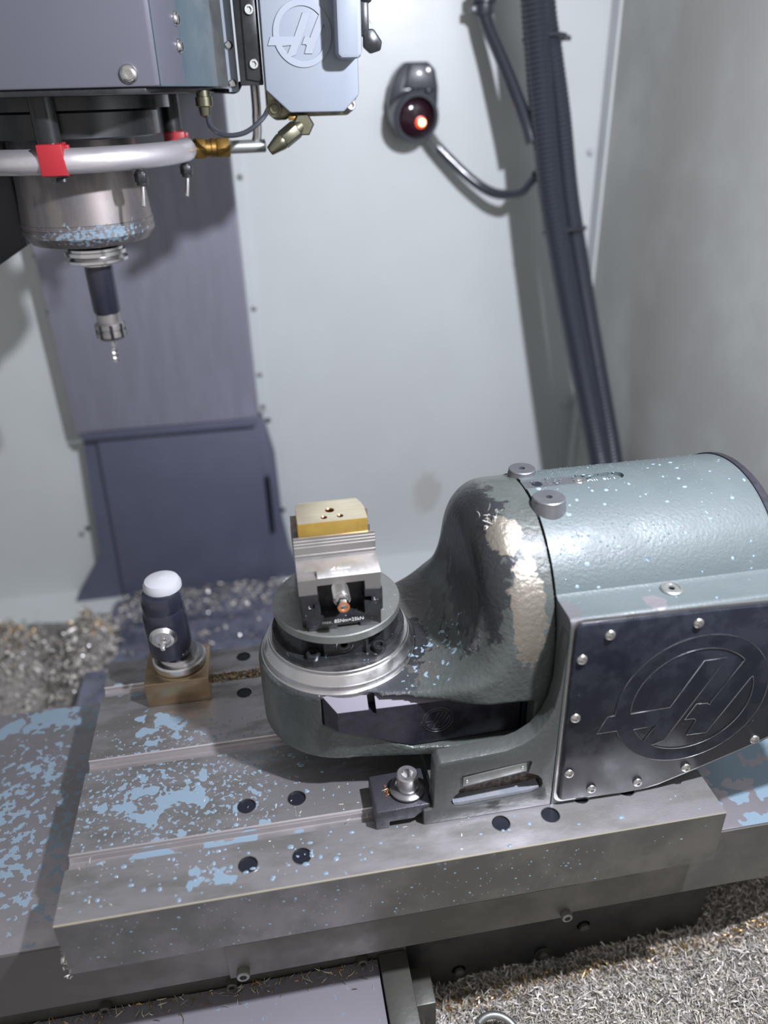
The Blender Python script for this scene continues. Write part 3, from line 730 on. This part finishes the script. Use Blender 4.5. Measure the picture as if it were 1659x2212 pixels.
# hull of the case circle and the wide end of the arm
t = np.clip((X-PX)/155, 0, 1); half = rad+(92-rad)*t
slab2 = np.maximum(np.abs(Y-YC)-half+0*X, -(X-PX)); slab2 = np.minimum(d2, slab2*.97)
zt = 105.+0*X
arm = smax(slab2, np.maximum(Z-zt, 35-Z+0*X), 7)
arm = np.where(X < 229, smax(slab2, np.maximum(Z-zt, 35-Z), 7), arm)
rr_ = np.hypot(Y-YC, Z-ZC)
q1 = rr_-RC+34; q2 = (352-X)+0*Z-34+34-0
bell = np.hypot(np.maximum(q1, 0), np.maximum((366-X), 0))+np.minimum(np.maximum(q1, 366-X), 0)-34
bell = np.maximum(bell, np.maximum(30-Z, 0*X-1e3))
F = smin(arm, bell, 64)
F = smax(F, 36-Z, 5)
F = np.maximum(F, X-384.3)
F = np.where(X > 300, smax(F, np.where(Z > ZC, rr_, np.abs(Y-YC))-(RC+.3), 4), F)
F = smax(F, (X-376)*.9-(Z-36)*.55, 6)
# seat for the platter, pocket for the arm cover
F = np.maximum(F, -np.maximum(d2+rad-64, 101-Z))
pk = np.maximum.reduce([Y-88, 206.4-X, X-371.5, 47.6-Z, ((75.8-Z)-(X-206.4)*.398)*.93, Z-(105.5-.06*(X-207))])
F = np.maximum(F, -pk)
V, Q = surface_nets(F, lo, st)
me = bpy.data.meshes.new('tilting_arm'); org = np.array(ORG[ro.name])
me.from_pydata([tuple(v) for v in (V-org)*S], [], [tuple(q) for q in Q.tolist()]); me.update(); me.validate()
arm_o = finish(me, 'tilting_arm', 'cast_paint', ro, org, 50)
print('arm verts', len(V))
ac = MB().prism([(207.5, 102), (207.5, 77), (212, 74.5), (277, 48.6), (366.5, 50.4), (366.5, 93), (218, 95.5)], 'y', 73.6, 86, 1.0)
ac = MB()
# front face with tapering top chamfer
fr_ = [(208, 94.2), (208, 77.4), (277, 48.6), (366.8, 50.6), (366.8, 90.2)]; bk = [(208, 103.5), (208, 77.4), (277, 48.6), (366.8, 50.6), (366.8, 92)]
ch_l, ch_r = 12.0, 1.2
vs = [(218, 73.8, 93.8), (218, 73.8, 74), (277, 73.8, 48.8), (366.8, 73.8, 50.8), (366.8, 73.8, 90.4),
      (208, 84, 103.5), (208, 80, 77.8), (277, 90, 48.8), (366.8, 90, 50.8), (366.8, 75.6, 92.2), (300, 86, 103), (208, 95, 103.5), (366.8, 95, 92.2), (208, 95, 77.8), (300, 95, 103)]
fs = [(0, 1, 2, 3, 4), (5, 0, 4, 9, 10), (5, 6, 1, 0), (6, 13, 7, 2, 1), (7, 8, 3, 2), (3, 8, 12, 9, 4), (5, 10, 14, 11), (10, 9, 12, 14), (5, 11, 13, 6), (11, 14, 12, 8, 7, 13)]
ac.add(vs, fs)
aco = ac.build('arm_cover', 'black_anodised', ro, ang=15)
aco.data.materials.append(MATS['chamfer_sheen'])
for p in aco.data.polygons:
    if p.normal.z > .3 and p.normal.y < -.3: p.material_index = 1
boolean(aco, [MB().prism([(242.5, 88), (248.5, 88), (248.5, 112), (242.5, 112)], 'y', 70, 96).cyl((245.5, 60, 92), .01, .01)])
emblem('emblem', 'black_anodised', aco, (298, 73.8, 72.6), 12.6, .2, bevel=.1)
glint_lines(aco, (298, 73.55, 72.6), 12.6, .16)
screw(aco, (245.5, 92, 93), 2.4, 'z', 'cap', m='black_steel')
MB().box(368.4, 370.8, 70, 80, 49, 92, .4).build('edge_seal', 'hole_black', aco)
def f6(r, n): return np.stack([r.normal(347, 4, n), r.normal(112, 5, n), r.normal(229, 5, n)], 1)
chips_mesh('clinging_chip', ['chip_a', 'chip_b'], 26, f6, 4, 10, .5, 1.5, 61, 1.2, ro)
# ---- pins and small bracket on the arm behind the platter
MB().prism(rrect(296, 322, 196, 220, 9), 'z', 96, 106.4, 1.5).lathe([(6.5, 106), (6.5, 107.6), (4.6, 108), (3.6, 107.2), (1.6, 107.2), (1.5, 106), (0, 106)], T(306, 207, 0), 28).build('lock_boss', 'dull_steel', ro)
# ---- platter ring
pr = MB().lathe([(60, 100), (66.2, 100), (66.2, 104.4), (65.2, 105.4), (63.8, 105.6), (63.8, 110.2), (63.0, 111), (60.2, 117.4), (59.4, 118), (59.0, 118), (58.8, 120.4), (58.2, 121), (0, 121)], T(PX, PY, 0), 96).build('platter', 'steel', ro)
# clear coolant film and drops on arm
dp = [(rr.gauss(295, 26), rr.gauss(110, 24), 0, 0, 0, 1, rr.choice((.8, 1.4, 2.2))) for _ in range(0)]

# ================================================================= QUICK-CHANGE CLAMPING BASE
cb = thing('clamping_base', 'black round quick-change clamping base bolted on the bright platter', 'clamping base', (PX, PY, 121))
b1 = MB().lathe([(55.5, 121), (55.5, 126), (54.5, 127), (50.5, 127.5), (50.2, 142.3), (49.4, 143.1), (0, 143.1)], T(PX, PY, 0), 80).build('body', 'black_steel', cb)
cuts = [MB().box(160, 300, 80, 98.6, 120, 131.2), MB().box(160, 300, 80, 102.6, 120.5, 150)]
cuts[0] = MB().box(160, 300, 80, 98.4, 120, 150)
cuts[1] = MB().prism([(212, 103), (246, 103), (246, 80), (212, 80)], 'z', 127.2, 150)
for x0, x1 in ((196, 213), (248, 264)): cuts.append(MB().box(x0, x1, 85, 110, 127.4, 150))
boolean(b1, cuts)
for x in (204.5, 257): screw(cb, (x, 103.6, 127.4), 5.6, 'z', 'cap', 'socket_screw', 'black_steel', 5)
MB().lathe([(7.2, 0), (7.2, 1.2), (6.4, 1.6), (5.6, 1.2), (5.4, -.6), (5.2, 1.0), (3.2, 1.2), (2.4, .2), (0, .2)], T(229, 103.2, 136.5) @ AX['y-'], 30).build('clamp_screw', 'black_steel', cb)

# ================================================================= VISE
vi = thing('machine_vise', 'small steel self-centring machine vise on a round grey plate holding a brass block', 'vise', (PX, PY, 143.2))
MB().lathe([(48, 143.2), (52.3, 143.7), (52.4, 150.2), (51.8, 151), (0, 151)], T(PX, PY, 0), 96).build('round_plate', 'dull_steel', vi)
bd = MB().prism([(198.6, 151.2), (259.6, 151.2), (259.6, 164), (261.2, 165), (261.2, 184.5), (198.6, 184.5)], 'y', 105.4, 192, .7).build('body', 'black_steel', vi)
boolean(bd, [MB().prism([(213, 162.8), (247, 162.8), (247, 173), (252.5, 173), (252.5, 178), (247.5, 178), (247.5, 190), (212, 190), (212, 176.5), (207.5, 176.5), (207.5, 171), (213, 171)], 'y', 90, 119),
             MB().box(190, 203, 90, 112, 150, 155), MB().box(225, 243, 90, 108.4, 150, 155.2), MB().box(197, 201.3, 100, 112, 155, 162)])
MB().prism([(212, 163), (247, 163), (247, 190), (212, 190)], 'y', 118.8, 121).build('recess_wall', 'black_steel', vi)
js = MB()
jp = [(106, 184.6), (106, 198.6), (106.5, 199.1), (127, 204.6), (127, 206), (126.4, 206.4), (126.4, 207.2), (127.4, 207.6), (127.4, 213.6), (128.4, 214), (128.4, 215.8), (129.2, 216.2), (129.2, 218), (130, 218.4), (130, 220.4), (131.4, 220.8), (131.4, 212), (142, 212), (142, 184.6)]
jf = js.prism(jp, 'x', 197.6, 260.2).build('front_jaw', 'jaw_steel', vi)
boolean(jf, [MB().prism([(211.6, 180), (211.6, 192.2), (248, 192.4), (248, 180)], 'y', 100, 119), MB().box(190, 212.4, 104.2, 113, 199.0-2.0+.8, 206)])
MB().prism([(298-y, z) for y, z in jp], 'x', 197.6, 260.2).build('rear_jaw', 'jaw_steel', vi)
# threaded spindle with hex end
sp = MB(); pr_ = []
for i in range(16): pr_ += [(6.6, 118-i*1.0), (5.6, 117.5-i*1.0)]
sp.lathe([(r_, -(y_-118)) for r_, y_ in pr_], T(229.6, 118, 180) @ AX['y-'], 28)
sp.lathe([(5.8, 0), (5.8, 1.2)], T(229.6, 102.6, 180) @ AX['y-'], 24)
so = sp.build('spindle_screw', 'bright_steel', vi)
MB().prism([(4.9*math.cos(math.radians(60*i)), 4.9*math.sin(math.radians(60*i))) for i in range(6)], 'z', 0, 9.5, .4, T(229.6, 101.6, 180) @ AX['y-']).build('hex_end', 'bright_steel', so)
MB().lathe([(4.4, 0), (4.4, .5), (2.8, .5), (2.8, 0)], T(229.6, 92.1, 180) @ AX['y-'], 24, cap=False).build('copper_ring', 'copper_ring', so)
for x in (220, 240): screw(vi, (x, 118.8, 187.5), 2.9, 'y-', 'cap', m='black_steel', h=2)
text('max. 85Nm=25kN', 4.3, T(213.3, 105.35, 156.9) @ rx(90), 'lettering', 'engrave', vi, .05, 1.0)
text('L', 3.6, T(204, 105.35, 172.6) @ rx(90), 'lettering', 'engrave', vi, .05); text('L .', 3.6, T(254.2, 105.35, 174) @ rx(90), 'lettering', 'engrave', vi, .05)
sa = math.degrees(math.atan2(5.5, 20.5))
text('Garant', 3.6, T(228, 112.2, 200.75) @ rx(sa), 'lettering', 'engrave_grey', vi, .04); text('360016_90', 2.8, T(223.5, 108.4, 199.75) @ rx(sa), 'lettering', 'engrave_grey', vi, .04)
MB().prism([(222.6, 0), (226.4, 3.1), (227.2, 3.1), (225.6, 1.3), (227, 0), (225.6, 0), (224.9, .8), (224.3, 0)], 'z', 0, .06, 0, T(0, 112.2, 200.75) @ rx(sa)).build('maker_mark', 'engrave_grey', vi)

# ================================================================= BRASS WORKPIECE
bw = thing('brass_block', 'milled brass block with three holes clamped in the vise', 'workpiece', (228.5, 149, 212))
bb = MB().prism([(202, 131.8), (255.4, 131.8), (255.4, 150), (254, 158), (251, 166.2), (205.5, 166.2), (202.6, 163), (202, 158)], 'z', 212.2, 232, .25).build('block', 'brass', bw)
hl = [(228.3, 149.5, 3.0), (222.8, 138.8, 1.9), (235.3, 139.0, 1.9)]
boolean(bb, [MB().lathe([(r_, 224), (r_, 231.3), (r_+.9, 232.3), (r_+.9, 234)], T(x, y, 0), 24) for x, y, r_ in hl])
bb.data.materials.append(MATS['brass_milled']); bb.data.materials.append(MATS['hole_copper'])
for p in bb.data.polygons:
    c = p.center*1000; x, y, z = c.x+228.5, c.y+149, c.z+212
    if any(math.hypot(x-a, y-b) < r_+.95 for a, b, r_ in hl) and p.area < 3e-5 and abs(p.normal.z) < .99: p.material_index = 2
    elif p.normal.z > .9 and z > 231: p.material_index = 1

# ================================================================= TOE CLAMP
tc = thing('toe_clamp', 'black steel toe clamp with slotted hole holding the rotary table foot', 'clamp', (262, 56, 0))
cl = MB().prism([(239.6, 0), (251, 0), (251, 6.6), (270.5, 6.6), (275, 10.5), (284.2, 16.9), (284.2, 20.6), (241, 19.2), (239.6, 17.8)], 'y', 37.2, 75, 1.1).build('clamp_block', 'clamp_black', tc)
boolean(cl, [MB().prism(arc(256, 56.5, 5.2, 90, 270, 8)+arc(270, 56.5, 5.2, -90, 90, 8), 'z', -1, 30)])
MB().lathe([(6.2, 20.4), (13.8, 20.6), (14.4, 21.4), (14.3, 22.8), (13.2, 23.6), (10.6, 24.4), (9.8, 24.0), (6.4, 24.0)], T(268.8, 55, 0), 40).build('spherical_washer', 'washer_steel', tc)
screw(tc, (268.8, 55, 24), 8.7, 'z', 'cap', 'clamp_bolt', 'steel', 14.6); MB().cyl((268.8, 55, -7), 4.8, 31, 'z', 20).build('bolt_shank', 'steel', tc)
def f5(r, n): return np.stack([r.normal(253.5, 1.8, n), r.normal(56.5, 2.6, n), r.uniform(15, 21.5, n)], 1)
o = chips_mesh('copper_chips', ['copper_ring', 'chip_brass', 'chip_c'], 70, f5, 2, 7, .5, 1.2, 51, .6); tag(o, 'small tuft of copper coloured chips in the slot of the toe clamp', 'metal chips')

# ================================================================= GAUGE BLOCK + TOOL SETTER
gb = MB().box(46.5, 107, 217.5, 272, 0.1, 27.5, .8).build('spacer_block', 'gauge_steel'); tag(gb, 'bronze-tinted rectangular metal block under the black tool setter', 'block')
ts = thing('tool_setter', 'black tool setter with white domed top standing on a metal block', 'tool setter', (76, 246, 27.6))
MB().lathe([(24, 27.7), (25.4, 28.6), (25.4, 35), (24, 36.6), (19, 37), (18.4, 41), (0, 41)], T(79, 247, 0), 48).build('base_disc', 'steel', ts)
MB().lathe([(16.5, 41), (19.5, 44), (20.5, 52), (20.8, 84), (20.2, 92), (18.8, 95), (19.2, 97), (19.2, 106), (17, 111), (13, 113), (0, 113)], T(73, 247, 0), 48).build('housing', 'black_plastic', ts)
MB().lathe([(12.5, 0), (12.8, 1.6), (10, 5), (7.2, 5.6), (6.6, 4), (0, 4)], T(71.5, 227.5, 74) @ rx(8) @ AX['y-'], 36).build('face_ring', 'steel', ts)
MB().lathe([(3, 0), (2.8, 9), (2, 10.5), (0, 11)], T(71.5, 224, 72) @ rx(14) @ AX['y-'], 16).build('centre_pin', 'bright_steel', ts)
MB().lathe([(16.5, 111.5), (17.6, 112.6), (17.6, 117), (15.6, 121), (10, 123.6), (0, 124.6)], T(75, 253, 0), 40).build('white_cap', 'white_plastic', ts)
screw(ts, (84, 232.5, 48), 2.6, 'y-', 'button')

# ================================================================= SPINDLE HEAD
hd = thing('spindle_carriage', 'grey and blue spindle head cover at upper left with button screws', 'machine head', (30, 500, 523))
MB().prism([(-130, 346), (-110, 340), (129, 340), (133, 342), (184, 520), (184, 800), (-130, 800)], 'z', 524, 860, 2).build('head_cover', 'head_grey', hd)
MB().prism([(132.2, 340.6), (184.6, 519), (184.6, 560), (182, 560), (181.6, 521), (130.4, 343)], 'z', 524.4, 859).build('side_panel', 'head_blue', hd)
MB().prism([(-120, 344), (120, 344), (170, 510), (170, 800), (-120, 800)], 'z', 519, 524, 1).build('bottom_plate', 'dark_metal', hd)
screw(hd, (109, 340, 533), 7.2, 'y-', 'button')
ang_ = math.degrees(math.atan2(51, 178))
for z in (573, 553.5):
    s_ = screw(hd, (0, 0, 0), 5.6, 'y-', 'button'); m_ = T(146.4-129.3, 0, 0)
    s_.data.transform(Matrix.Translation(-Vector(s_.data.vertices[0].co)*0)); 
    org = Vector(ORG[hd.name])*S
    s_.data.transform(Matrix.Translation(-org) @ (T(147.6*S, 392*S, z*S) @ rz(74)) @ Matrix.Translation(org))
MB().box(184.5, 194, 468, 474, 519, 860, .5).build('side_strip', 'pale_cast', hd)
for z in (557, 526): screw(hd, (188.5, 468, z), 4, 'y-', 'button')
MB().box(196, 217, 452, 480, 524, 860, 1).build('mount_bracket', 'dark_metal', hd)
brk = MB().prism([(202, 529), (213, 527), (216, 530), (216, 600), (203, 600)], 'y', 449, 453, .6).build('bracket_plate', 'dark_metal', hd)
for z in (583, 541): screw(brk, (209.5, 449, z), 4.2, 'y-', 'cap', m='dull_steel', h=3)
MB().tube([(165, 520, 521), (182, 500, 520), (191, 480, 520), (196, 470, 526)], 2.2, 8, 4).build('bracket_rod', 'dark_metal', hd)

sn = thing('spindle', 'dark steel machine spindle nose hanging below the head cover', 'spindle', (30, 491, 380))
MB().lathe([(0, 389), (50, 389), (57, 390.5), (63.5, 398.5), (64.2, 399.2), (64.2, 404), (63.4, 404.6), (63.4, 406), (64.0, 406.6), (64.0, 410.5), (63.2, 411), (61.5, 430), (60, 452), (60, 484), (54, 486), (54, 500)], T(30, 491, 0), 80, ).build('nose_housing', 'spindle_steel', sn)
MB().lathe([(0, 484.5), (82, 484.5), (84, 486), (84, 506), (82, 508), (0, 508)], T(30, 491, 0), 72).build('flange', 'dark_metal', sn)
MB().lathe([(0, 508.2), (96, 508.2), (96, 518.6), (0, 518.6)], T(30, 491, 0), 64).build('upper_ring', 'dark_metal', sn)
MB().lathe([(0, 384), (26, 384), (28, 388.8), (0, 388.8)], T(30, 491, 0), 40).build('spindle_face', 'hole_black', sn)
MB().prism([(-160, 350), (-96, 352), (-36, 386), (-35, 518), (-160, 518)], 'y', 500, 560, 3).build('black_block', 'hole_black', sn)  # plain black block for the dark form left of the nose

th = thing('tool_holder', 'black collet tool holder with small end mill under the spindle', 'tool holder', (31, 491, 262))
MB().lathe([(26, 383.5), (28, 383), (28, 380.6), (30.6, 380.2), (30.6, 376.6), (28, 375.6), (25.5, 374.6), (28, 373.6), (31.8, 372.6), (31.8, 370), (30, 368.8), (19, 368.2), (17.0, 366.8), (17.0, 365.4)], T(31, 491, 0), 56).build('taper_flange', 'bright_steel', th)
MB().lathe([(27.8, 376.0), (25.8, 374.8), (25.8, 374.4), (27.8, 373.2)], T(31, 491, 0), 40, cap=False).build('gripper_groove', 'hole_black', th)
MB().lathe([(14.2, 366), (13.9, 317), (13.2, 315.6), (11.5, 315)], T(31, 491, 0), 36).build('shank', 'black_plastic', th)
MB().lathe([(11.5, 315), (12.3, 314), (12.3, 306), (14, 304.5), (15.2, 303), (15.2, 298.5), (14.2, 297.5), (14.2, 295.5), (15.2, 294.5), (15.2, 290.5), (13, 287), (6, 286)], T(31, 491, 0), 36).build('collet_nut', 'jaw_steel', th)
for i in range(8):
    a = math.radians(45*i+12); MB().box(14.2, 15.6, -1.7, 1.7, 289, 304, .3, T(31, 491, 0) @ rz(45*i+12)).build('nut_slot', 'dark_metal', th)
em = MB(); vs = []; fs = []; nn = 12; kk = 26
for j in range(kk):
    z = 286-j; tw = j*.28 if j > 8 else 0
    for i in range(nn):
        a = 2*math.pi*i/nn+tw; r_ = 3.1 if j <= 8 else (3.2 if i % 3 != 1 else 1.9)
        vs.append((31+r_*math.cos(a), 491+r_*math.sin(a), z))
for j in range(kk-1):
    for i in range(nn): fs.append((j*nn+i, j*nn+(i+1) % nn, (j+1)*nn+(i+1) % nn, (j+1)*nn+i))
fs.append(tuple(range(nn))); fs.append(tuple((kk-1)*nn+i for i in range(nn)))
em.add(vs, fs).build('end_mill', 'steel', th, ang=60)

cr = thing('coolant_ring', 'bright aluminium coolant ring around the spindle with small nozzles', 'coolant ring', (30, 491, 470))
RR = 106
pts = [(30+RR*math.cos(math.radians(a)), 491+RR*math.sin(math.radians(a)), 470) for a in np.linspace(-200, 8, 40)]
MB().tube(pts, 10.4, 20, 2).build('ring_tube', 'ring_pipe', cr)
xe, ye = pts[-1][:2]
MB().lathe([(9, 0), (10.4, 2), (6.5, 6)], T(xe, ye, 470) @ AX['y+'], 20).build('tube_end', 'ring_pipe', cr)
nz = None
for a, t_ in ((-50, 6), (-8, 9), (-128, -14), (-160, -10), (-88, 0)):
    if a == -88: continue
    x = 30+RR*math.cos(math.radians(a)); y = 491+RR*math.sin(math.radians(a))
    n1 = MB().lathe([(4, 0), (4, -3), (5.4, -4), (5.6, -6)], T(x, y, 462), 16)
    n1.prism([(6.4*math.cos(math.radians(60*i+10)), 6.4*math.sin(math.radians(60*i+10))) for i in range(6)], 'z', -13, -5.5, .4, T(x, y, 462))
    n1.lathe([(5.2, -13), (5.2, -15.5), (3, -16.5), (0, -16.5)], T(x, y, 462), 16)
    nz = n1.build('nozzle', 'dark_metal', cr)
    MB().lathe([(1.7, 0), (1.9, 1), (1.9, 18), (1.2, 19)], T(x, y, 446.6) @ ry(t_) @ rx(-6) @ AX['z-'], 12).build('jet_tube', 'bright_steel', nz)
for (x, y, w_) in ((31, 385.5, 1), (122, 562, 0)):
    MB().lathe([(10.5, 482), (10.5, 519)], T(x-2, y+4, 0), 24).build('hanger_post', 'dark_metal', cr)
    MB().prism([(y-12, 459.5), (y-12.6, 484), (y+10, 485), (y+12, 481), (y+12, 457)] , 'x', x-10.5, x+10.5, 1).build('clip_bracket', 'red_plastic', cr)
    MB().box(x+9, x+14, y-2, y+6, 476, 483, 1).build('clip_lug', 'red_plastic', cr)
    MB().lathe([(5, 457), (5.4, 454), (2, 453)], T(x+3, y+2, 0), 14).build('clip_nut', 'hole_black', cr)

ft = thing('coolant_fitting', 'brass pipe fitting with steel pipe feeding the coolant ring', 'pipe fitting', (175, 500, 470))
P0 = Vector((138, 499, 470)); dv = Vector((1, .10, 0)).normalized(); mo_ = T(*P0) @ dv.to_track_quat('Z', 'Y').to_matrix().to_4x4()
fm_ = MB(); hx_ = lambda r: [(r*math.cos(math.radians(60*i)), r*math.sin(math.radians(60*i))) for i in range(6)]
fm_.lathe([(6, -2), (7, 4), (8, 6)], mo_, 20).prism(hx_(10.5), 'z', 6, 17, .6, mo_).lathe([(8, 17), (8, 22), (9, 23), (9, 27), (8, 28)], mo_, 24).prism(hx_(10), 'z', 28, 41, .6, mo_)
fm_.build('brass_nut', 'yellow_brass', ft)
pe = P0+dv*41
MB().tube([tuple(pe), tuple(pe+dv*18), (pe.x+36, pe.y+5, 470), (pe.x+52, pe.y+12, 474), (pe.x+58, pe.y+20, 492), (pe.x+58, pe.y+22, 560), (pe.x+58, pe.y+22, 700)][:3], 6.2, 16, 4).build('steel_pipe', 'dull_steel', ft)
MB().tube([(205, 506, 471), (208, 506, 480), (209, 506, 495), (210, 506, 520), (210, 506, 640)], 4.6, 14, 5).build('riser_pipe', 'steel', ft)

# programmable coolant unit
pc = thing('coolant_nozzle_unit', 'pale grey cast coolant nozzle unit with raised round emblem beside the head', 'coolant unit', (262, 470, 500))
MB().prism([(219.4, 640), (218.0, 519.6), (239, 500.6), (290, 500), (305, 514), (306, 640)], 'y', 440, 462, 2.2).build('front_cover', 'pale_cast', pc)
MB().prism([(220, 640), (219, 500), (226, 494), (236, 494), (240, 496.5), (296, 496.5), (305, 503), (306, 640)], 'y', 463, 500, 1.5).build('rear_case', 'nozzle_brass', pc)
MB().lathe([(7, 0), (7, 5)], T(225, 463.5, 504) @ AX['y-'], 20).build('screw_boss', 'nozzle_brass', pc)
MB().lathe([(6.4, 0), (6.4, 5)], T(299, 463.5, 505.5) @ AX['y-'], 20).build('screw_boss', 'pale_cast', pc)
screw(pc, (225, 458, 504), 4.4, 'y-', 'cap', m='nozzle_brass', h=4); screw(pc, (299, 458, 505.5), 4.6, 'y-', 'cap', m='steel', h=5)
emblem('emblem', 'pale_cast', pc, (255, 440, 563.5), 26.5, 1.0, bevel=.35)
MB().prism([(283.5, 640), (283, 546), (286, 542.5), (302, 542.5), (305, 546), (306, 640)], 'y', 412, 441, 3).build('motor_bulge', 'pale_cast', pc)
kb = MB().lathe([(3, 0), (6.5, 3), (8, 8), (5, 14), (0, 16)], T(311, 436, 585) @ ry(10), 16).box(307, 315, 432, 440, 560, 588, 2).prism([(310, 566), (309.5, 552), (316, 546.5), (325, 549), (326.5, 556), (319, 566)], 'y', 431, 441, 1.5)
kb.build('release_lever', 'dark_metal', pc)
MB().lathe([(2.4, 0), (2.4, 3)], T(318, 434, 572) @ AX['y-'], 12).build('lever_pin', 'bright_steel', pc)
# swivel nozzle
nd = Vector((-33, -6, -22)).normalized(); ns = Vector((251, 452, 491)); nm_ = T(*ns) @ nd.to_track_quat('Z', 'Y').to_matrix().to_4x4()
MB().lathe([(9.5, 0), (10.5, 2), (10.5, 11), (9, 13)], T(251, 459, 490) @ AX['y-'], 6).build('swivel_joint', 'nozzle_brass', pc)
nb = MB().prism([(8.8*math.cos(math.radians(60*i+30)), 8.8*math.sin(math.radians(60*i+30))) for i in range(6)], 'z', 8, 25, .8, nm_).lathe([(6.4, 2), (8, 8)], nm_, 20).lathe([(7.4, 25), (7.8, 27), (7.2, 30), (4.4, 41), (3.0, 41), (2.4, 39), (0, 39)], nm_, 28)
nb.build('nozzle_tip', 'nozzle_brass', pc)
MB().box(238, 246, 450, 458, 494, 498, .5).build('brass_shim', 'yellow_brass', pc)
ck = thing('sensor_cable', 'thin black cable looping from a gland to the coolant nozzle unit', 'cable', (190, 456, 480))
MB().tube([(162, 470, 500), (164, 463, 490), (177, 456, 483), (196, 453, 485), (213, 455, 496), (221, 465, 506)], 2.3, 10, 6).build('cord', 'rubber', ck)
MB().lathe([(6.5, 521), (6.5, 516), (8, 515.5), (8, 508), (6, 507), (5, 500), (2.5, 498)], T(160, 471, 0), 20).build('gland', 'nozzle_brass', ck)

# ================================================================= SENSOR ON BACK WALL
se = thing('wall_sensor', 'black wall sensor with glowing red light on the back wall', 'sensor', (475, 1049, 490))
hull = [(450, 545), (462, 556), (500, 556), (512, 545), (517, 520), (516, 470), (500, 446), (475, 440), (450, 448), (436, 470), (434, 500), (440, 525)]
MB().prism(hull, 'y', 1018, 1049, 3).build('mount_plate', 'hose_gloss', se)
MB().prism([(459, 520), (470, 553), (498, 553), (509, 543), (512, 515)], 'y', 1010, 1018, 2).build('top_bracket', 'rubber', se)
sm = T(471, 1012, 480) @ rz(6) @ rx(6)
MB().lathe([(36, 8), (38, 0), (38, -26), (35, -30), (31, -30), (30, -14), (0, -14)], sm @ AX['y+'], 40).build('barrel', 'rubber', se)
MB().lathe([(29.5, -15), (26, -19), (14, -23), (0, -24)], sm @ AX['y+'], 36).build('lens', 'lens', se)
MB().lathe([(5, 0), (4, 2), (0, 3)], T(483, 986, 470) @ AX['y-'], 20).build('red_lamp', 'led_core', se)
MB().lathe([(8.5, 0), (8.5, 1.4), (6.2, 1.8), (6.2, 0)], T(481, 987.5, 470) @ AX['y-'], 24, cap=False).build('lamp_halo', 'led_halo', se)  # red glow around the lamp, built as an emissive ring
MB().lathe([(5, 0), (5, 4), (2.5, 5)], T(498, 1010, 543) @ AX['y-'], 6).build('bolt', 'steel', se)
MB().lathe([(5, 0), (5, 4), (2.5, 5)], T(500, 1016, 515) @ AX['y-'], 6).build('bolt', 'black_steel', se)
MB().tube([(498, 1018, 456), (504, 1018, 447), (511, 1017, 438), (518, 1016, 430)], 8.5, 16, 3, ripple=.8, pitch=5).build('cable_gland', 'dull_steel', se)
MB().tube([(516, 1016, 432), (534, 1011, 414), (567, 1001, 384), (598, 988, 363), (620, 965, 358), (640, 935, 366), (652, 905, 392)], 8.2, 14, 6).build('sensor_hose', 'hose_gloss', se)

se.location = Vector((439.5, 865.5, 493.3))*S; se.scale = (.872,)*3  # whole sensor shrunk about the camera onto the nearer wall

# ================================================================= HOSES
ha = [(560, 748, 760), (576.7, 745, 620), (586, 741, 551), (595.4, 732, 479), (611, 720, 378.5), (633.5, 698, 264), (659, 670, 145), (684, 640, 28.6), (694, 628, -21.8), (700, 610, -96), (702, 600, -180), (702, 590, -289)]
hb_ = [(583, 762, 760), (596, 761, 621), (611, 757, 552.5), (626, 749, 480), (643, 737, 378), (667, 717, 262), (692, 690, 140), (713, 655, 24), (719, 640, -27), (719, 622, -101), (719, 610, -180), (719, 600, -289)]
h1 = MB().tube(ha, 17, 20, 8, ripple=.9, pitch=6).build('corrugated_hose', 'hose_dark'); tag(h1, 'thick dark ribbed hose by the wall corner, left one of the strapped pair', 'hose')
h2 = MB().tube(hb_, 14.5, 20, 8, ripple=.7, pitch=6).build('corrugated_hose', 'hose_dark'); tag(h2, 'dark ribbed hose running down behind the thicker hose, nearer the corner', 'hose')
tl = [('upper', Vector((594, 752, 572)), Vector((20, 8, 120))), ('lower', Vector((627, 718, 335)), Vector((-24, 18, 110)))]
for nm, c, _ in tl:
    d = (Vector((633, 895, 556))-Vector((645, 885, 477))).normalized(); u = Vector((1, .35, 0)).normalized(); w_ = d.cross(u).normalized()
    pts = [tuple(Vector((c.x+6, c.y+5, c.z))+u*31*math.cos(a)+w_*21*math.sin(a)) for a in np.linspace(0, 2*math.pi, 20)[:-1]]
    o = MB().tube(pts, 2.6, 8, 2, closed=True).box(c.x+34, c.x+46, c.y+14, c.y+18, c.z-3, c.z+3, 1).build('cable_tie', 'rubber'); tag(o, '%s black cable tie strapping the two ribbed hoses together' % nm, 'cable tie')
sh = thing('elbow_hose', 'short black hose bending from a connector at the top edge into the ribbed hoses', 'hose', (585, 980, 600))
MB().tube([(582, 985, 618), (589, 978, 596), (602, 958, 562), (616, 932, 520), (632, 906, 470), (640, 895, 440)], 11, 16, 6).build('hose', 'hose_gloss', sh)
MB().lathe([(13, 0), (15, 4), (15, 16), (19, 18), (19, 30), (13, 34), (13, 70)], T(582, 985, 613), 24).build('connector', 'rubber', sh)
MB().box(560, 574, 978, 990, 616, 628, 2).build('clip', 'rubber', sh)
sh.location = Vector((536, 813, 590))*S; sh.scale = (.877,)*3  # hose and connector scaled about the camera, keeping their place in the image
